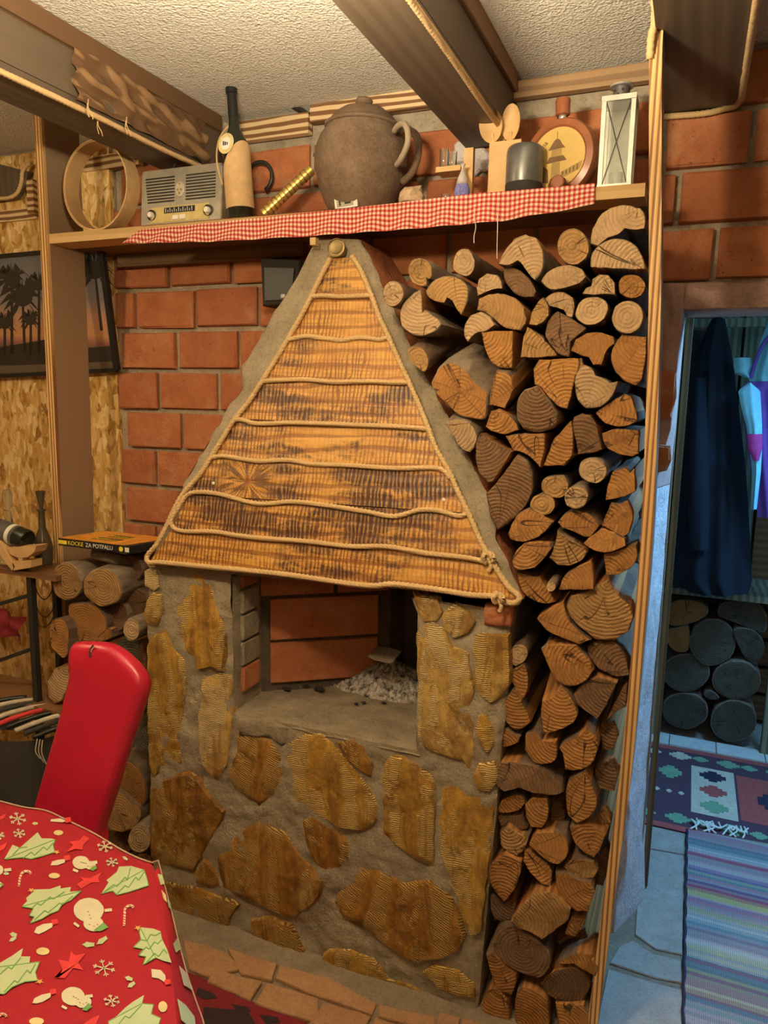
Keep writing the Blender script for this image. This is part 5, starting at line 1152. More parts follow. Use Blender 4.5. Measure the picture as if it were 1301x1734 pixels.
# lantern
x0, x1 = PY(1016, 240, 2.07).x, PY(1073, 240, 2.07).x; zb, zt = ZT_+.002, PY(1046, 160, 2.07).z; y0, y1 = 2.07, 2.07+(x1-x0)
t = thing('candle_lantern', 'tall silver candle lantern with crossed wires and perforated chimney', 'lantern', ((x0+x1)/2, (y0+y1)/2, zb))
wp = .011
for a, b in ((x0, y0), (x1-wp, y0), (x0, y1-wp), (x1-wp, y1-wp)): MB().box((a, b, zb+.013), (a+wp, b+wp, zt-.013)).build('corner_post', 'metal', t)
for z in (zb, zt-.0125): MB().box((x0-.001, y0-.001, z), (x1+.001, y1+.001, z+.0125)).build('frame_plate', 'metal', t)
for s_ in (0, 1):
    a = Vector((x0+wp if s_ else x1-wp, y0+.002, zb+.013)); b = Vector((x1-wp if s_ else x0+wp, y0+.002, zt-.013)); MB().tube([a, a.lerp(b, .5)-Vector((0, .002+.002*s_, 0)), b], .0014, 6).build('cross_wire', 'dmetal', t)
MB().box((x0+wp, y0+.006, zb+.013), (x1-wp, y0+.0075, zt-.013)).build('glass_pane', 'glass', t)
MB().box((x1-.006, y0+wp, zb+.013), (x1-.0045, y1-wp, zt-.013)).build('glass_pane', 'glass', t)
MB().box((x0+wp, y1-.006, zb+.013), (x1-wp, y1-.0045, zt-.013)).build('back_panel', 'metal', t)
cx_, cy_ = (x0+x1)/2, (y0+y1)/2
m = MB(); m.lathe([(.021, 0), (.021, .028), (.020, .0285)], (cx_, cy_, zt+.001), 24); ch = m.build('chimney', 'greycup', t, smooth=math.radians(40))
MB().lathe([(.030, 0), (.029, .005), (.012, .010), (0, .011)], (cx_, cy_, zt+.030), 28).build('chimney_cap', 'metal', ch, smooth=math.radians(40))
for k in range(6):
    a = -PI/2+(k-2.5)*.5; MB().lathe([(.003, 0), (.003, .0008)], (cx_+.0209*math.cos(a), cy_+.0209*math.sin(a), zt+.009+.010*(k % 2)), 8, (math.cos(a), math.sin(a), 0)).build('vent_hole', 'slot', ch)
tag(MB().lathe([(.016, 0), (.016, .035), (.012, .036), (.0015, .037), (.001, .045)], (cx_, cy_, zb+.014), 20).build('candle', 'white', smooth=math.radians(40)), 'short white candle standing inside the silver lantern', 'candle')
# speaker box left of the hood
pts = [PY(x, y, 2.22) for x, y in ((444, 518), (500, 514), (508, 440), (441, 437))]
t = thing('wall_speaker', 'small black speaker box fixed on the wall left of the hood', 'speaker', (pts[0].x, 2.25, pts[0].z))
MB().prism(pts, (0, .08, 0), bev=.005).build('housing', 'slot', t)
inset(pts, .12, .10, .90, .80, 'front_grille', 'black', t, .007)
inset(pts, .60, .14, .72, .22, 'maker_mark', 'greycup', t, .009)
tag(MB().box(PY(525, 415, 2.00), PY(540, 404, 2.02)).build('wooden_peg', 'light'), 'short pale wooden peg end under the runner, left of the brass disc', 'peg')

# ------------------------------------------------------------------ palm picture and wall things at left
yp = YW-.03
pc = [(0-70, 640), (199, 626), (172, 418), (0-70, 440)]
A, B_, C_, D_ = [PY(x, y, Y) for (x, y), Y in zip(pc, (2.29, 2.29, 2.20, 2.20))]
C_ = PL(172, 418, A, (B_-A).cross(D_-A).normalized())
t = thing('palm_picture', 'framed picture of palm silhouettes against a sunset sky', 'picture', (A+B_)/2)
nn = (B_-A).cross(D_-A).normalized(); nn = nn if nn.y < 0 else -nn
m = MB(); m.prism([A, B_, C_, D_], -nn*.012, bev=0); pic = m.build('print', 'sunset', t)
def fbar(p, q, w=.014): MB().bar(p+nn*.002, q+nn*.002, w, .02, nn).build('frame_bar', 'black', t)
fbar(A, B_); fbar(B_, C_, .02); fbar(C_, D_)
def PPc(x, y, d=.001): return PL(x, y, A+nn*d, nn)
def silh(poly, nm='palm_silhouette', mt='ink3', d=.0008): return MB().prism([PPc(x, y, d) for x, y in poly], -nn*.0005).build(nm, mt, pic)
def palm(cx, cy, s, base_y, lean=0, seed=0):
    r = random.Random(seed)
    silh([(cx-1.8, cy), (cx+1.8, cy), (cx+lean+2.5, base_y), (cx+lean-2.5, base_y)], 'palm_trunk')
    for k in range(13):
        a = -PI*.5+(k-6)*.42+r.uniform(-.1, .1); L_ = s*r.uniform(.8, 1.1); ex = cx+math.cos(a)*L_; ey = cy+math.sin(a)*L_*.8+L_*.35
        mx, my = cx+math.cos(a)*L_*.55, cy+math.sin(a)*L_*.65-4; w = s*.13
        silh([(cx, cy), (mx-w*.5, my-w*.3), (ex, ey), (mx+w*.6, my+w*1.1)], 'palm_frond', d=.0008+.00004*k)
    silh(ell(cx, cy+2, s*.42, s*.40, 14), 'palm_crown', d=.0015)
palm(38, 500, 42, 600, 4, 1); palm(8, 545, 26, 600, 0, 2); palm(52, 540, 22, 602, 0, 3); palm(160, 455, 40, 560, 12, 4); palm(20, 470, 34, 600, 0, 5); palm(66, 480, 26, 598, 0, 6)
silh([(-60, 622), (196, 612), (194, 585), (140, 590), (136, 565), (-60, 598)], 'dark_ground')
# object top left: dark rope-edged board on the wall
bp = [PY(x, y, YW-.05) for x, y in ((-40, 345), (28, 335), (42, 312), (46, 290), (-40, 268))]
t = thing('roped_board', 'dark board with rope edging on the strand board wall, far upper left', 'board', bp[0])
MB().prism(bp, (0, .02, 0), bev=.003).build('board', 'beam', t)
ropeline([PY(x, y, YW-.055) for x, y in ((-30, 332), (8, 336), (28, 328), (36, 310), (38, 292), (44, 282), (52, 276))], .008, .005).build('edge_rope', 'rope', t, smooth=True)
trim(5, -60, 62, 382, 363, YW-.03); trim(6, 47, 58, 362, 304, YW-.045)

# ------------------------------------------------------------------ rack with bottle at far left
zr = PZ(50, 955, 0).z; 
def rk(x, y, Y): return PY(x, y, Y)
yr = 1.86; ztop = rk(80, 974, yr).z
RACK = t = thing('side_rack', 'low dark rack with wooden shelves at far left', 'rack', (rk(20, 970, yr).x, 2.0, 0))
xr0, xr1 = rk(-160, 974, yr).x, rk(95, 974, yr).x
MB().box((xr0, yr, ztop-.018), (xr1, yr+.152, ztop)).build('top_board', 'dwood', t)
z2 = rk(80, 1196, yr).z
MB().box((xr0, yr-.02, z2-.032), (xr1+.02, yr+.152, z2)).build('lower_board', 'dwood', t)
lx = rk(53, 1000, yr+.02).x
for yy_ in (yr+.02, yr+.13): MB().box((lx-.011, yy_-.01, 0), (lx+.011, yy_+.012, ztop-.019)).build('leg', 'dmetal', t)
for yy_ in (yr+.02,): 
    MB().bar(Vector((lx-.005, yy_, rk(45, 1010, yr).z)), Vector((xr0, yy_-.0, rk(-160, 1065, yr).z)), .014, .014).build('rail', 'dmetal', t)
    MB().bar(Vector((lx-.005, yy_, rk(45, 1100, yr).z)), Vector((xr0, yy_-.0, rk(-160, 1165, yr).z)), .014, .014).build('rail', 'dmetal', t)
ztp = ztop+.001
# decanter
q = PY(74, 935, yr+.12); q.z = ztp; ht = PY(74, 832, yr+.12).z-ztp
t = thing('decanter', 'smoky dark glass decanter with flared stopper', 'decanter', q)
m = MB(); m.lathe([(.028, 0), (.032, .01), (.034, ht*.22), (.026, ht*.36), (.013, ht*.5), (.011, ht*.72), (.017, ht*.74), (.017, ht*.755), (.008, ht*.765)], q, 28); m.build('body', 'smoke', t, smooth=math.radians(50))
m = MB(); m.lathe([(.006, ht*.765), (.008, ht*.80), (.017, ht*.97), (.018, ht*1.0), (.013, ht*.985)], q, 24); m.build('stopper', 'smoke', t, smooth=math.radians(50))
q = PY(18, 930, yr+.09); q.z = ztp; ht = PY(18, 829, yr+.09).z-ztp
t = thing('glass_decanter', 'clear glass decanter with a ball stopper behind the lying bottle', 'decanter', q)
m = MB(); m.lathe([(.05, 0), (.056, .01), (.056, ht*.3), (.04, ht*.42), (.014, ht*.55), (.011, ht*.70), (.016, ht*.72)], q, 28); m.build('body', 'glass', t, smooth=math.radians(50))
m = MB(); m.lathe([(.007, ht*.70), (.010, ht*.76), (.016, ht*.84), (.018, ht*.92), (.012, ht*.99), (0, ht)], q, 20); m.build('stopper', 'glass', t, smooth=math.radians(50))
# lying bottle in wooden cradle
a = PY(47, 915, yr+.03); b = PY(-70, 868, yr+.03)
t = thing('lying_bottle', 'dark wine bottle with cream label lying in a wooden cradle', 'bottle', a); d = (b-a); ax_ = d.normalized(); rb = .037
m = MB(); m.lathe([(rb*.5, .004), (rb*.9, 0), (rb, .006), (rb, .19), (rb*.6, .23), (rb*.35, .25), (rb*.34, .30)], a, 32, ax_); m.build('bottle_glass', 'glassd', t, smooth=math.radians(50))
m = MB(); m.lathe([(rb+.0006, .045), (rb+.0008, .045), (rb+.0008, .13), (rb+.0006, .13)], a, 32, ax_); lb2 = m.build('label', 'greycup', t, smooth=math.radians(50))
m = MB(); m.lathe([(rb+.001, .058), (rb+.0012, .058), (rb+.0012, .075), (rb+.001, .075)], a, 32, ax_); m.build('label_band', 'white', lb2, smooth=math.radians(50))
t = thing('bottle_cradle', 'light wooden bottle cradle with curved rest on the rack top', 'cradle', PY(30, 960, yr))
YC = yr-.01
zc_ = ztp+.001
def cr_(pp, th=.05, nm='part'):
    pts = [PY(x, y, YC) for x, y in pp]; return pts
base_pts = cr_([(23, 968), (52, 963), (52, 951), (20, 953)]); dz = min(p.z for p in base_pts)-zc_
def sh_(pts): return [p-Vector((0, 0, dz)) for p in pts]
MB().prism(sh_(base_pts), (0, .05, 0), bev=.002).build('foot', 'light', t)
MB().prism(sh_(cr_([(12, 929), (62, 926), (58, 937), (46, 946), (30, 947), (16, 940)])), (0, .05, 0), bev=.002).build('curved_rest', 'light', t)
MB().prism(sh_(cr_([(-20, 915), (-2, 918), (26, 962), (20, 968)])), (0, .05, 0), bev=.002).build('strut', 'light', t)
MB().prism(sh_(cr_([(31, 947), (38, 947), (38, 953), (31, 953)])), (0, .03, 0)).build('peg', 'light', t)
# firelighter box
bx = [PY(x, y, 1.86) for x, y in ((99, 925), (226, 936), (226, 945), (205, 938))]
a, b = PY(99, 926, 1.87), PY(207, 937, 1.87); zb_ = b.z+.001; th_ = .026
a.z = b.z = zb_
back = Vector((.05, .17, 0))
t = thing('firelighter_box', 'black and orange printed firelighter box lying on the left log stack', 'box', a)
m = MB(); bw = (b-a); bb_ = a+bw*1.12
bot = [a, bb_, bb_+back, a+back]; m.add(bot+[p+Vector((0, 0, th_)) for p in bot], [(0, 3, 2, 1), (4, 5, 6, 7), (0, 1, 5, 4), (1, 2, 6, 5), (2, 3, 7, 6), (3, 0, 4, 7)])
m.build('carton', 'black', t)
tp = [p+Vector((0, 0, th_+.0006)) for p in bot]
MB().prism([tp[0], tp[1]-bw*.10, tp[2]-bw*.05, tp[3]], (0, 0, -.0004)).build('top_print', 'org', t)
for i, (u0, u1, v0, v1) in enumerate(((.35, .62, .52, .72), (.32, .66, .22, .42))):
    def q_(u, v): return tp[0].lerp(tp[1], u).lerp(tp[3].lerp(tp[2], u), v)+Vector((0, 0, .0005))
    MB().prism([q_(u0, v0), q_(u1, v0), q_(u1, v1), q_(u0, v1)], (0, 0, -.0004)).build('top_title_bar', 'black', t)
    text(['KOCKE ZA', 'POTPALU'][i], .022, 'yel', t, q_(u0+.02, v0+.02)+Vector((0, 0, .0006)), bw, back)
fn = Vector((0, -.0012, 0))
text('KOCKE', .0205, 'yel', t, a+bw*.16+fn+Vector((0, 0, .006)), bw, Vector((0, 0, 1))); text('ZA POTPALU', .0200, 'white', t, a+bw*.44+fn+Vector((0, 0, .006)), bw*1, Vector((0, 0, 1)))
MB().box(a+bw*.01+fn+Vector((0, 0, .006)), a+bw*.14+fn*.1+Vector((0, 0, .019))).build('yellow_patch', 'yel', t)
MB().lathe([(.0085, 0), (.0085, .001)], a+bw*.985+Vector((0, 0, .013)), 20, (0, -1, 0)).build('yellow_disc', 'yel', t)
MB().box(a+bw*1.045+fn+Vector((0, 0, .005)), a+bw*1.105+fn*.1+Vector((0, 0, .020))).build('white_square', 'white', t)
# hanging cord loops, red textile, rag bundle, pouf
for i, (x0_, x1_, ya_, yb_) in enumerate(((58, 92, 985, 1015), (60, 93, 1020, 1045), (56, 90, 1045, 1062))):
    P = [PY(x0_+(x1_-x0_)*k/10, ya_+(yb_-ya_)*math.sin(PI*k/10)**.7, 1.93) for k in range(11)]
    MB().tube(bez(P, .006), .002, 6).build('hanging_cord', 'black', RACK)
m = MB(); A0 = PY(-60, 1010, 2.0); B0 = PY(38, 1075, 2.0)
m.grid(24, 16, lambda u, v: Vector((A0.x+(B0.x-A0.x)*u, 2.0+.02*math.sin(u*17+v*3)+.01*math.sin(v*9), B0.z-.02+(A0.z-B0.z+.02)*v-.05*u*v)))
tag(m.build('folded_textile', 'leaf', smooth=True), 'dark red patterned textile hanging under the rack top at far left', 'textile')
yc_ = 1.72
pb = PY(0, 1215, yc_)
t = thing('rag_bundle', 'folded bundle of striped rag rug under the lower rack board', 'textile', PY(30, 1250, yc_+.1))
x0_, x1_ = PY(-60, 1220, yc_).x, PY(70, 1240, yc_).x; zt_ = PY(40, 1222, yc_).z
for k in range(9):
    mt = ['black', 'kilw', 'coatd', 'kilw', 'cr', 'black', 'kilw', 'coatd', 'black'][k]
    xa_ = x0_+(x1_-x0_)*k/9
    MB().tube(bez([Vector((xa_+.0, yc_-.0, zt_-.018-.004*k)), Vector((xa_+.03, yc_+.06, zt_-.008-.004*k)), Vector((xa_+.07, yc_+.12, zt_-.006-.003*k)), Vector((xa_+.11, yc_+.17, zt_-.01-.003*k))], .01), .009, 8).build('rag_fold', mt, t, smooth=True)
for k in range(3): MB().tube(bez([Vector((x1_-.02+.012*k, yc_, zt_-.05)), Vector((x1_-.02+.014*k, yc_-.01, zt_-.09)), Vector((x1_-.012+.015*k, yc_, zt_-.12-.01*k))], .008), .0018, 5).build('fringe', 'kilw', t)
m = MB(); x0_, x1_ = PY(-90, 1300, 1.7).x, PY(50, 1300, 1.7).x; zt2 = PY(40, 1258, 1.7).z
m.grid(30, 20, lambda u, v: Vector((x0_+(x1_-x0_)*(.5+.5*math.sin((u-.5)*PI))*1.0, 1.70+.14*(1-math.cos((u-.5)*PI))-.012*math.sin(v*PI), (zt2-.02)*v+.0)))
m.add([Vector((x0_, 1.70, zt2-.02)), Vector((x1_, 1.84, zt2-.02)), Vector((x1_, 1.86, zt2-.02)), Vector((x0_, 1.86, zt2-.02))], [(0, 1, 2, 3)])
tag(m.build('pouf', 'coatd', smooth=math.radians(60)), 'dark upholstered pouf under the rag bundle at far left', 'pouf')

# ------------------------------------------------------------------ red chair
cn = Vector((.10, -1, .22)).normalized(); c0 = PY(140, 1250, 1.24)
def PC(x, y, d=0): return PL(x, y, c0+cn*d, cn)
CO = (0, 960, 3.467)
out = [(418,446),(398,470),(388,520),(388,575),(394,630),(300,1010),(190,1420),(110,1734),(520,1734),(565,1560),(640,1330),(720,1070),(790,870),(828,745),(836,690),(812,625),(760,560),(700,505),(640,465),(580,449),(520,444),(460,442)]
t = thing('red_chair', 'red leather dining chair with tall worn curved back, behind the table', 'chair', (c0.x, 1.1, 0))
P0 = [PC(x, y) for x, y in ab(out, CO)]; cc = sum(P0, Vector())/len(P0); n = len(P0)
P0 = [p for p in bez(P0+[P0[0]], .012)][:-1]; n = len(P0)
m = MB(); V = []; lev = [(.55, .000), (.86, .002), (.955, -.003), (.985, -.010), (1.0, -.020), (1.0, -.034), (.98, -.042), (.9, -.046)]
for s_, d_ in lev:
    for p in P0:
        w = (p-cc); q = cc+w*(1-(1-s_)*min(1, .12/max(.04, w.length))*1.3 if s_ < 1 else 1)+cn*d_; V.append(q)
f = [tuple(range(n))]+[(k*n+i, k*n+(i+1) % n, (k+1)*n+(i+1) % n, (k+1)*n+i) for k in range(len(lev)-1) for i in range(n)]+[tuple(range(len(V)-1, len(V)-n-1, -1))]
m.add(V, f); bk = m.build('backrest', 'red', t, smooth=math.radians(60))
pp = [PC(x, y, -.012) for x, y in ab([(545, 462), (600, 462), (660, 490), (715, 530), (765, 580), (800, 630), (822, 680), (826, 705), (800, 718), (785, 712)], CO)]
MB().tube(bez(pp, .006), .0034, 6).build('worn_piping', 'pip', bk, smooth=True)
pp = [PC(x, y, .003) for x, y in ab([(548, 460), (536, 475), (528, 500), (530, 530)], CO)]; MB().tube(bez(pp, .006), .0024, 6).build('tear', 'slot', bk)
pp = [PC(x, y, .003) for x, y in ab([(556, 466), (542, 480), (534, 500)], CO)]; MB().tube(bez(pp, .006), .0016, 6).build('torn_edge', 'pip', bk)
xc = c0.x; 
MB().box((xc-.20, .86, .40), (xc+.20, 1.24, .46)).build('seat', 'red', t)
for a, b in ((-.18, .88), (.16, .88), (-.18, 1.2), (.16, 1.2)): MB().box((xc+a, b, 0), (xc+a+.03, b+.03, .40)).build('leg', 'dmetal', t)

# ------------------------------------------------------------------ table with festive cloth
ZTB = .76
far = [(-120, 1338), (-50, 1348), (0, 1358), (40, 1368), (78, 1374), (115, 1391), (160, 1413), (205, 1440), (238, 1456), (258, 1462)]
rig = [(262, 1475), (275, 1530), (286, 1600), (294, 1670), (300, 1740), (306, 1860)]
fp = [PZ(x, y, ZTB) for x, y in far]; rp_ = [PZ(x, y, ZTB) for x, y in rig]
tt = thing('dining_table', 'table hidden under the red festive cloth', 'table', (PZ(60, 1600, ZTB).x, PZ(60, 1600, ZTB).y, 0))
cen = PZ(60, 1650, ZTB)
top = [cen.lerp(p, .93) for p in (fp[0], fp[4], fp[-2], rp_[0], rp_[-1])]+[PZ(-120, 1860, ZTB)]
MB().prism([p-Vector((0, 0, .004)) for p in top], (0, 0, -.025)).build('table_top', 'dwood', tt)
pc_ = PZ(60, 1800, ZTB); MB().box((pc_.x-.04, pc_.y-.04, .03), (pc_.x+.04, pc_.y+.04, ZTB-.03)).build('pedestal', 'dwood', tt); MB().box((pc_.x-.2, pc_.y-.2, 0), (pc_.x+.2, pc_.y+.2, .029)).build('foot_plate', 'dwood', tt)
hem = [(268, 1457), (276, 1490), (288, 1535), (300, 1585), (314, 1640), (330, 1690), (347, 1740), (375, 1860)]
zz_ = [.752, .745, .735, .72, .705, .69, .675, .66]
hp_ = [PZ(x, y, z) for (x, y), z in zip(hem, zz_)]
m = MB()
nt = 24
cpt = PZ(40, 1860, ZTB)
def topf(u, v):
    e = samp(fp+rp_, u); p = e.lerp(PZ(-60, 1900, ZTB), v); e_ = min(1, v*30)
    return p+Vector((0, 0, .003+.0015*nz(p, 9, 1)*e_-.004*(1-e_)))
m.grid(80, 40, topf)
def hangf(u, v):
    e = samp(rp_, u); h = samp(hp_, u); p = e.lerp(h, v); return p+Vector((.008*math.sin(v*PI), -.004*math.sin(v*PI), .003-.004+.010*math.sin(v*PI)*.5))
m.grid(40, 10, hangf)
def fhang(u, v):
    e = samp(fp, u); return e+Vector((.01*v+.006*math.sin(u*22)*v, .014*v+.006*math.sin(u*26)*v, -.001-.14*v))
m.grid(40, 6, fhang)
m.grid(30, 4, lambda u, v: samp(hp_, u)+Vector((.004*v, .004*v, -.08*v)) if False else samp(hp_, u).lerp(samp(rp_, u)+Vector((.002, 0, -.14)), v))
CL = m.build('table_cloth', 'cloth', smooth=math.radians(50), recalc=False); tag(CL, 'red festive table cloth printed with trees, snowmen and candy canes', 'tablecloth')
MB().tube([p+Vector((0, 0, .002)) for p in bez(fp, .01)]+[hp_[0]]+[p for p in bez(hp_, .01)], .0016, 6).build('hem_edge', 'pip', CL)
TC = (0, 1250, 2.828); dk = [0]
def pr(poly, mat, nm, o_=TC, lift=0.):
    dk[0] += 1; z = ZTB+.0052+lift+.00001*(dk[0] % 7)
    pts = [PZ(x, y, z) for x, y in ab(poly, o_)]
    return MB().prism(pts, (0, 0, -.0004)).build(nm, mat, CL)
def stroke(pl, w, mat, nm, lift=.0005):
    m = MB(); pts = [Vector(p) for p in pl]
    z = ZTB+.0052+lift
    for a, b in zip(pts, pts[1:]):
        d = (b-a).normalized(); n_ = Vector((-d.y, d.x))*w/2
        q = [PZ(TC[0]+p.x/TC[2], TC[1]+p.y/TC[2], z) for p in (a-n_, b-n_, b+n_, a+n_)]
        m.prism(q, (0, 0, -.0004))
    return m.build(nm, mat, CL)
TREES = [[(20,580),(60,510),(95,525),(180,450),(200,480),(245,480),(265,485),(255,510),(262,545),(215,560),(150,578),(110,570),(60,575)],
 [(105,805),(130,780),(125,765),(160,735),(155,725),(240,722),(290,705),(290,720),(340,712),(335,735),(390,730),(340,775),(300,790),(280,825),(240,840),(200,865),(145,885),(165,855),(140,850),(160,815)],
 [(485,745),(520,690),(510,680),(560,640),(570,615),(630,612),(690,630),(700,660),(712,705),(680,715),(620,735),(560,750),(540,730)],
 [(670,905),(735,912),(770,925),(775,960),(800,1010),(822,1075),(780,1065),(745,1050),(685,1085),(700,1045),(665,1040),(690,1010),(640,1000),(675,965),(668,930)],
 [(-40,1100),(60,1040),(110,1005),(100,1045),(145,1045),(140,1080),(190,1070),(170,1120),(180,1160),(120,1165),(60,1190),(20,1225),(-40,1220)],
 [(520,1355),(560,1330),(600,1290),(640,1260),(690,1230),(680,1270),(735,1275),(725,1320),(770,1340),(750,1400),(520,1400)], [(-60,690),(-10,680),(18,700),(0,715),(-60,720)]]
TL = [[[(110,575),(150,545),(165,560),(210,520),(225,535),(255,500)], [(60,560),(95,525),(130,520)]],
 [[(150,815),(180,790),(195,800),(240,760),(255,770),(310,735)], [(165,870),(215,825),(230,835),(285,790),(300,795),(350,755)]],
 [[(500,735),(545,700),(560,710),(600,665),(610,680),(625,620)], [(560,745),(600,705),(615,715),(650,665),(665,680),(690,640)]],
 [[(675,965),(705,970),(720,940),(745,945),(770,930)], [(665,1035),(700,1000),(715,1010),(740,975),(755,985),(775,965)], [(700,1075),(740,1030),(760,1045),(785,1010),(800,1030)]],
 [[(0,1130),(40,1095),(55,1105),(100,1050)], [(20,1215),(70,1160),(85,1170),(130,1110),(145,1125),(170,1080)]], [[(560,1380),(600,1330),(620,1340),(680,1275)]], []]
for poly, ls in zip(TREES, TL):
    tp_ = pr(poly, 'cg', 'tree_print')
    for l_ in ls: stroke(l_, 5, 'cg2', 'tree_line')
    stroke([poly[0]]+poly[len(poly)//2:]+[poly[0]], 4, 'cg2', 'tree_line', .0003)
def star(cx, cy, r_, mat='co', k=5):
    pr([(cx+r_*(1 if i % 2 == 0 else .4)*math.cos(PI*i/k+.3), cy+r_*.7*(1 if i % 2 == 0 else .4)*math.sin(PI*i/k+.3)) for i in range(2*k)], mat, 'star_print', lift=.001)
for q in ((150, 727, 18), (272, 545, 17), (660, 908, 20), (190, 1165, 22)): star(*q)
def snowman(cx, cy, r1, hx, hy, r2, hat):
    pr(ell(cx, cy, r1, r1*.8, 20), 'cw', 'snowman_print'); pr(ell(hx, hy, r2, r2*.75, 16), 'cw', 'snowman_print', lift=.0003); pr(hat, 'cg2', 'hat_print', lift=.0006)
    for k in range(3):
        u = .15+.2*k; star(cx+(hx-cx)*u*1.2-6, cy+(hy-cy)*u*1.2-4, 5, 'cg2', 4)
    for s_ in (-1, 1): star(hx+s_*r2*.4, hy+4, 4, 'ink', 4)
    star(hx+2, hy+r2*.25, 5, 'co', 4); stroke([(cx+r1+4, cy+2), (cx+r1+38, cy-2)], 14, 'cw', 'arm_print'); stroke([(cx-r1+2, cy+60*r1/72), (cx-r1+26, cy+78*r1/72)], 12, 'cw', 'arm_print')
snowman(425, 823, 73, 448, 888, 48, [(448, 920), (496, 882), (520, 905), (478, 925)])
snowman(388, 595, 40, 432, 608, 27, [(428, 628), (455, 608), (466, 622), (446, 635)])
snowman(350, 1235, 56, 398, 1262, 40, [(392, 1300), (425, 1268), (442, 1285), (415, 1306)])
snowman(-18, 630, 34, -40, 650, 20, [(-60, 640), (-50, 640), (-50, 660), (-60, 660)])
for pl in ([(595, 898), (597, 850), (598, 818), (612, 803), (632, 800), (640, 812)], [(90, 710), (95, 670), (104, 645), (125, 635), (145, 640), (147, 650)], [(-10, 1335), (10, 1318), (28, 1325), (30, 1335)]):
    stroke(pl, 11, 'cw', 'cane_print')
    P_ = [Vector(p) for p in pl]
    for a, b in zip(P_, P_[1:]):
        k = max(1, int((b-a).length/12))
        for i in range(k):
            c_ = a.lerp(b, (i+.5)/k); stroke([(c_.x-5, c_.y-2), (c_.x+5, c_.y+2)], 4, 'cr', 'cane_stripe', .001)
def flake(cx, cy, r_):
    for k in range(3):
        a = PI*k/3+.3; stroke([(cx-r_*math.cos(a), cy-r_*.75*math.sin(a)), (cx+r_*math.cos(a), cy+r_*.75*math.sin(a))], 5, 'cw', 'snowflake_print')
    for k in range(6):
        a = PI*k/3+.3; x, y = cx+r_*.6*math.cos(a), cy+r_*.45*math.sin(a)
        for s_ in (-.7, .7): stroke([(x, y), (x+r_*.35*math.cos(a+s_), y+r_*.26*math.sin(a+s_))], 4, 'cw', 'snowflake_print')
for q in ((498, 1100, 55), (535, 1257, 40), (85, 385, 42), (92, 455, 30), (503, 518, 38), (537, 593, 30), (-5, 465, 28)): flake(*q)
for x, y, a, b in ((205, 1020, 32, 18), (280, 452, 23, 12), (260, 658, 27, 13), (175, 1355, 36, 18), (780, 1285, 22, 26), (-10, 1110, 12, 6)):
    pr(ell(x, y, a, b, 16), 'cy', 'ball_print')
for pl in ([(163,930),(175,905),(205,890),(255,884),(250,905),(215,925),(185,938)], [(242,608),(250,590),(280,582),(314,578),(310,595),(275,608)], [(155,1268),(165,1245),(200,1228),(246,1218),(242,1240),(205,1262),(175,1270)], [(240,398),(245,388),(290,384),(318,396),(300,402)], [(725,1105),(770,1110),(792,1135),(795,1172),(760,1150),(728,1145)]):
    pr(pl, 'cw', 'stocking_print'); x, y = pl[3]; stroke([(x-6, y-2), (x+22, y-8)], 24, 'cr', 'stocking_top', .0002)
def leaf(x, y, a, b, r_):
    n_ = 10; pr([(x+a*math.cos(t_)*(1 if i % 2 else .75)*math.cos(r_)-b*math.sin(t_)*(1 if i % 2 else .75)*math.sin(r_), y+a*math.cos(t_)*(1 if i % 2 else .75)*math.sin(r_)+b*math.sin(t_)*(1 if i % 2 else .75)*math.cos(r_)) for i, t_ in enumerate([2*PI*k/n_ for k in range(n_)])], 'cg', 'holly_print')
for q in ((425, 988, 34, 14, 0), (490, 968, 34, 14, -.6), (618, 1150, 22, 12, .3), (630, 1180, 24, 12, -.6), (65, 940, 20, 12, .2), (62, 962, 22, 10, -.5), (168, 408, 16, 8, 0), (30, 648, 16, 8, 0), (600, 575, 16, 8, .6), (0, 465, 22, 8, .2)): leaf(*q)
for pl in ([(275,1150),(300,1110),(280,1060),(330,1070),(340,1020),(360,1040),(410,1030),(375,1075),(400,1110),(350,1100),(310,1150),(260,1145)], [(365,700),(400,680),(380,665),(430,670),(490,640),(470,670),(480,690),(440,690),(390,720)], [(320,545),(350,510),(330,495),(380,490),(400,465),(430,480),(400,510),(395,535),(360,530)], [(0,375),(30,362),(20,382),(0,392)], [(400,1369),(440,1340),(480,1325),(460,1369)], [(0,515),(35,500),(20,530),(0,540)]):
    pr(pl, 'cr', 'reindeer_print')
# prints on the hanging side of the cloth
def hpr(uv, mat, nm):
    def q(u, v): p = hangf(u, v); return p+(Vector((.004, -.001, .004)))
    MB().prism([q(u, v) for u, v in uv], (-.001, 0, -.001)).build(nm, mat, CL)
hpr([(.03, .1), (.10, .15), (.12, .6), (.06, .5)], 'cg', 'holly_print'); hpr([(.20, .45), (.24, .4), (.27, .7), (.24, .9)], 'cg', 'tree_print'); hpr([(.13, .1), (.18, .1), (.21, .3), (.17, .35)], 'cy', 'ball_print')
hpr([(.52, .35), (.60, .4), (.62, .85), (.55, .75)], 'cw', 'stocking_print'); hpr([(.66, .05), (.74, .1), (.78, .5), (.72, .55), (.68, .3)], 'cg', 'tree_print'); hpr([(.42, .2), (.46, .3), (.45, .8), (.40, .6)], 'cg', 'tree_print')

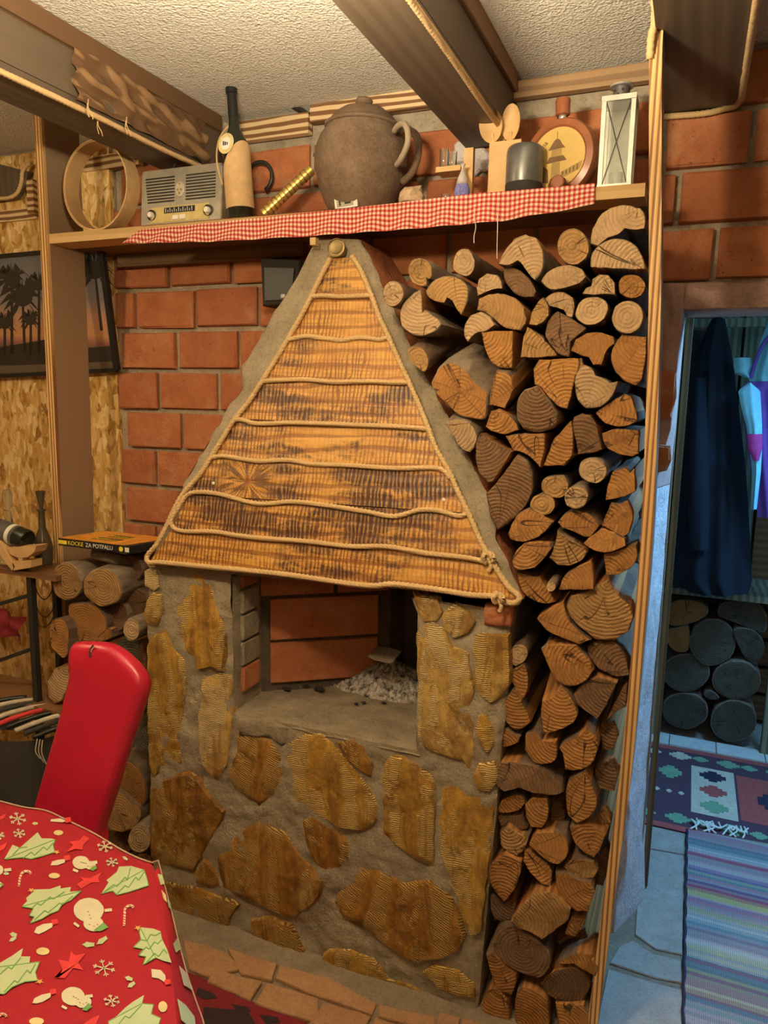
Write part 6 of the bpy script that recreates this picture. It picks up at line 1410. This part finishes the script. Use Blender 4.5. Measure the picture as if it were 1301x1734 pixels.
# ------------------------------------------------------------------ floor coverings and floor bricks
def floorpoly(px, mat, name, label, cat, th=.006, z0=0.):
    pts = [PZ(x, y, z0+th) for x, y in px]; o = MB().prism(pts, (0, 0, -th+.0005)).build(name, mat); tag(o, label, cat); return o
rg = floorpoly([(300, 1640), (335, 1652), (430, 1697), (520, 1732), (620, 1800), (600, 1950), (250, 1950), (250, 1640)], 'rugr', 'floor_rug', 'dark maroon rug with black bands on the floor before the hearth', 'rug')
for px in ([(335, 1672), (362, 1682), (368, 1690), (345, 1692), (332, 1684)], [(345, 1705), (420, 1712), (440, 1745), (520, 1800), (340, 1820)], [(392, 1700), (420, 1705), (425, 1712), (400, 1712)], [(440, 1718), (470, 1722), (475, 1732), (450, 1734)]):
    MB().prism([PZ(x, y, .0075) for x, y in px], (0, 0, -.001)).build('rug_motif', 'rugd', rg)
# brick hearth apron on the floor
hz = .012
cols_ = [(258, 1590), (330, 1612), (395, 1640), (470, 1668), (560, 1700), (640, 1722), (720, 1750), (800, 1775)]
def fb(poly):
    pts = [PZ(x, y, hz) for x, y in poly]; c_ = sum(pts, Vector())/len(pts); pts = [c_+(p-c_)*.975 for p in pts]
    pts = subdiv([Vector((p.x, 0, p.y)) for p in pts], .03, .002, rnd); pts = [Vector((p.x, p.z, hz+rnd.uniform(-.001, .002))) for p in pts]
    MB().prism(pts, (0, 0, -hz+.001), bev=.003).build('floor_brick', 'fbrick', FLOOR)
for poly in ([(310,1590),(384,1612),(410,1640),(356,1655),(320,1640)], [(384,1604),(470,1632),(462,1660),(408,1648)], [(360,1640),(445,1662),(425,1694),(350,1662)], [(450,1662),(540,1690),(545,1735),(430,1698)], [(472,1634),(560,1655),(640,1700),(632,1718),(545,1688),(465,1656)], [(548,1695),(630,1720),(612,1760),(520,1735)], [(635,1722),(720,1745),(700,1790),(618,1760)], [(640,1700),(740,1722),(735,1745),(640,1720)], [(745,1712),(780,1722),(776,1750),(735,1745)], [(782,1722),(830,1735),(850,1780),(776,1760)]): fb(poly)
# passage floor: tiles, kilim, rag runner, slabs
def tiles(a, b, c_, d_, n_, parent, nm='floor_tile', mat='tile', z=.012, g=.01):
    for k in range(n_):
        q = [a.lerp(b, (k+g)/n_), a.lerp(b, (k+1-g)/n_), d_.lerp(c_, (k+1-g)/n_), d_.lerp(c_, (k+g)/n_)]
        MB().prism(q, (0, 0, -z+.001), bev=.001).build(nm, mat, parent)
y1_ = 3.74; y2_ = 3.86
tiles(Vector((-.20, y1_, .012)), Vector((.88, y1_, .012)), Vector((.88, y2_, .012)), Vector((-.20, y2_, .012)), 5, HALLF)
KL = Vector((-.22, 3.05, .008)); kx1 = 1.3
ky0, ky1 = PZ(1130, 1405, 0).y, y1_-.01
K = MB().box((-.22, ky0, .001), (kx1, ky1, .007)).build('kilim', 'kil'); tag(K, 'dark kilim with stepped diamond motifs across the passage floor', 'rug')
KD = ky1-ky0
def kq(x0, y0, x1, y1, mat, nm='kilim_motif', z=.0078): MB().box((x0, ky0+y0*KD, .0071), (x1, ky0+y1*KD, z)).build(nm, mat, K)
def kd(cx, cy, w, h, mat, z=.0092, st=3):
    for k in range(st):
        a = (k+1)/st; m = MB(); m.box((cx-w*a, ky0+(cy-h*(1-k/st))*KD, .0071), (cx+w*a, ky0+(cy+h*(1-k/st))*KD, z+.0001*k)); m.build('kilim_diamond', mat, K)
kq(-.22, 0, kx1, .05, 'kilr'); kq(-.22, .95, kx1, 1, 'kilr')
for k in range(7):
    x = -.14+k*.21
    kd(x, .12, .05, .05, 'kilw' if k % 3 == 0 else 'kilg'); kd(x+.09, .12, .035, .035, 'kilg')
    kd(x, .88, .05, .05, 'kilw' if k < 2 else 'kilg'); kd(x+.09, .88, .035, .035, 'kilw' if k < 1 else 'kilg')
for (x0, x1) in ((-.22, -.06), (.12, .30), (.62, .80)):
    kq(x0, .22, x1, .78, 'kilw', 'kilim_panel')
    for i, y in enumerate((.32, .5, .68)): kd((x0+x1)/2, y, .055, .065, ['kilg', 'kilr', 'kilb'][i])
kq(.31, .24, .60, .76, 'kilr', 'kilim_panel'); kd(.455, .5, .07, .13, 'kilb')
kd(.03, .64, .05, .08, 'kilg'); kd(.03, .40, .012, .02, 'kilw'); kd(.08, .40, .012, .02, 'kilw'); kd(-.02, .40, .012, .02, 'kilw')
ra, rb2, rc_, rd_ = PZ(1157, 1760, .014), PZ(1500, 1860, .014), PZ(1420, 1450, .014), PZ(1164, 1404, .014)
RUN = MB().prism([ra, rb2, rc_, rd_], (0, 0, -.006)).build('rag_runner', 'rag', origin=(ra.x, ra.y, .01)); tag(RUN, 'pastel striped rag runner with knotted white fringe in the doorway', 'rug')
MB().tube(bez([rd_.lerp(ra, k/40)+Vector((.002*math.sin(k*1.7), 0, 0)) for k in range(41)], .02), .004, 6).build('selvedge', 'kilb', RUN)
for k in range(9):
    b_ = rd_.lerp(rc_, .02+.045*k); r = random.Random(k); d_ = Vector((r.uniform(-.05, .05), .07, 0))
    P = [b_, b_+d_*.5+Vector((r.uniform(-.02, .02), 0, .006)), b_+d_+Vector((r.uniform(-.03, .03), 0, .003)), b_+d_*.6+Vector((.03, 0, .004)), b_+d_*1.1+Vector((.04, .01, .002))]
    MB().tube(bez([p+Vector((0, 0, .003)) for p in P], .006), .0035, 6).build('fringe', 'white', RUN, smooth=True)
def slabp(px):
    pts = [PZ(x, y, .006) for x, y in px]; MB().prism(pts, (0, 0, -.0055), bev=.003).build('floor_slab', 'slab', HALLF)
slabp([(1092, 1410), (1160, 1420), (1158, 1446), (1090, 1434)]); slabp([(1086, 1438), (1158, 1450), (1156, 1616), (1110, 1606), (1076, 1582), (1078, 1550)])
slabp([(1050, 1600), (1072, 1592), (1105, 1614), (1154, 1626), (1155, 1664), (1110, 1655), (1032, 1630)])
slabp([(1030, 1640), (1110, 1664), (1156, 1676), (1156, 1790), (1000, 1790)])

# ------------------------------------------------------------------ passage rack, coats
t = thing('passage_rack', 'rough wooden rack in the passage with log bay below and rail above', 'rack', (.2, 4.0, 0))
xl_ = PY(1113, 1000, 3.84).x; xr_ = PY(1297, 1150, 3.84).x
def vbar(x, w, y, z0, z1, nm, mt='slat', d=.04): MB().box((x-w/2, y, z0), (x+w/2, y+d, z1)).build(nm, mt, t)
vbar(xl_+.02, .045, 3.82, .013, 2.2, 'upright'); vbar(xr_+.03, .045, 3.82, .013, PY(1250, 1000, 3.84).z, 'upright')
zsf = PY(1200, 1000, 3.82).z
MB().box((xl_, 3.80, zsf-.03), (1.2, 4.22, zsf)).build('shelf_board', 'slat', t)
zrl = PY(1200, 545, 3.84).z; MB().box((xl_, 3.90, zrl-.02), (1.3, 3.93, zrl+.02)).build('rail', 'slat', t)
for k in range(11): MB().box((xl_+.05+k*.13, 4.20, zsf+.001), (xl_+.165+k*.13, 4.22, 2.25)).build('back_board', 'slat' if k % 3 else 'dwood', t)
for k in range(4): MB().box((xl_+.046, 4.205, .03+k*.15), (1.0, 4.22, .16+k*.15)).build('back_board', 'dwood', t)
for k in range(2): MB().box((xl_+.046, 3.90, zsf-.20+.0*k), (xl_+.047, 3.91, zsf-.19)).build('nail', 'dmetal', t)
# white-lit plank strip near left reveal
MB().box((PY(1151, 700, 2.56).x, 2.54, .013), (PY(1160, 700, 2.56).x+.004, 2.58, DT+.05)).build('door_side_strip', 'slat', WALL)
def garment(px, Y, mat, amp=.02, ribs=4, th=.05):
    """px: list of (y, xleft, xright) rows"""
    rows = [(PY(a, y, Y), PY(b, y, Y)) for y, a, b in px]
    Lp = [r[0] for r in rows]; Rp = [r[1] for r in rows]; m = MB()
    def fr_(u, v):
        a, b = samp(Lp, v), samp(Rp, v); p = a.lerp(b, u); bul = math.sin(u*PI)
        return p+Vector((0, -th*bul-amp*math.sin(u*PI*2*ribs+3*v)*bul*(.3+v), 0))
    m.grid(40, 40, fr_); m.grid(10, 40, lambda u, v: (lambda p: Vector((p.x, Y+th*.8*math.sin(u*PI)+.002, p.z)))(samp(Lp, v).lerp(samp(Rp, v), u)))
    return m
t = thing('dark_coat', 'long navy coat hanging from the rail in the passage', 'coat', PY(1200, 1000, 3.72))
garment([(540, 1206, 1228), (560, 1195, 1232), (600, 1180, 1240), (680, 1170, 1250), (800, 1156, 1264), (900, 1146, 1270), (985, 1142, 1274), (1004, 1170, 1268)], 3.70, 'coat', .014, 3, .07).build('coat_body', 'coat', t, smooth=True)
garment([(640, 1172, 1196), (760, 1168, 1200), (860, 1166, 1202), (930, 1168, 1200)], 3.62, 'coat', .004, 1, .03).build('sleeve', 'coat', t, smooth=True)
MB().tube(bez([PY(1216, 545, 3.71), PY(1216, 534, 3.80), PY(1217, 532, 3.90), PY(1218, 538, 3.94)], .01), .006, 6).build('hanger_loop', 'black', t)
t = thing('grey_coat', 'brownish grey coat hanging left behind the navy coat', 'coat', PY(1150, 990, 3.80))
garment([(560, 1166, 1190), (600, 1156, 1200), (700, 1146, 1200), (850, 1136, 1196), (990, 1130, 1190)], 3.80, 'coatd', .012, 2, .03).build('coat_body', 'coatd', t, smooth=True)
t = thing('child_dress', 'bright light blue and violet child dress hanging at the right of the coat', 'dress', PY(1285, 870, 3.62))
Yd = 3.60
garment([(545, 1301, 1330), (580, 1287, 1345), (610, 1277, 1360), (640, 1268, 1370), (652, 1272, 1368)], Yd, 'dressb', .012, 4, .05).build('bodice', 'dressb', t, smooth=True)
garment([(606, 1243, 1272), (620, 1243, 1276), (632, 1245, 1270), (640, 1262, 1272)], Yd-.02, 'dressb', .004, 1, .03).build('sleeve', 'dressb', t, smooth=True)
garment([(646, 1268, 1372), (660, 1252, 1375), (700, 1258, 1380), (760, 1266, 1385), (820, 1276, 1385), (876, 1284, 1385)], Yd-.01, 'dressp', .014, 5, .05).build('skirt', 'dressp', t, smooth=True)
garment([(648, 1268, 1272), (662, 1250, 1288), (700, 1258, 1290), (720, 1264, 1291), (760, 1270, 1291), (800, 1274, 1289), (862, 1272, 1282)], Yd-.06, 'dressb', .004, 2, .02).build('side_panel', 'dressb', t, smooth=True)
garment([(735, 1266, 1292), (760, 1268, 1291), (780, 1276, 1286)], Yd-.085, 'dressm', .002, 1, .012).build('printed_patch', 'dressm', t, smooth=True)
P = [PY(x, y, Yd-.04) for x, y in ((1310, 560), (1292, 585), (1280, 612), (1272, 640))]; MB().tube(bez(P, .01), .008, 8).build('trim_ribbon', 'dressp', t, smooth=True)
MB().tube(bez([PY(1316, 548, Yd), PY(1316, 535, 3.72), PY(1316, 533, 3.92)], .02), .006, 6).build('hanger_loop', 'dressb', t)
# pale light behind: nothing painted, lit by the passage lamp

P = [PY(x, y, YW-.03) for x, y in ((402, 158), (430, 158), (455, 163), (480, 172), (505, 184), (524, 196))]
tag(MB().tube(bez(P, .01), .009, 8).build('wall_cable', 'dmetal', smooth=True), 'dark cable running along the wall top from the wine bottle towards the jug', 'cable')
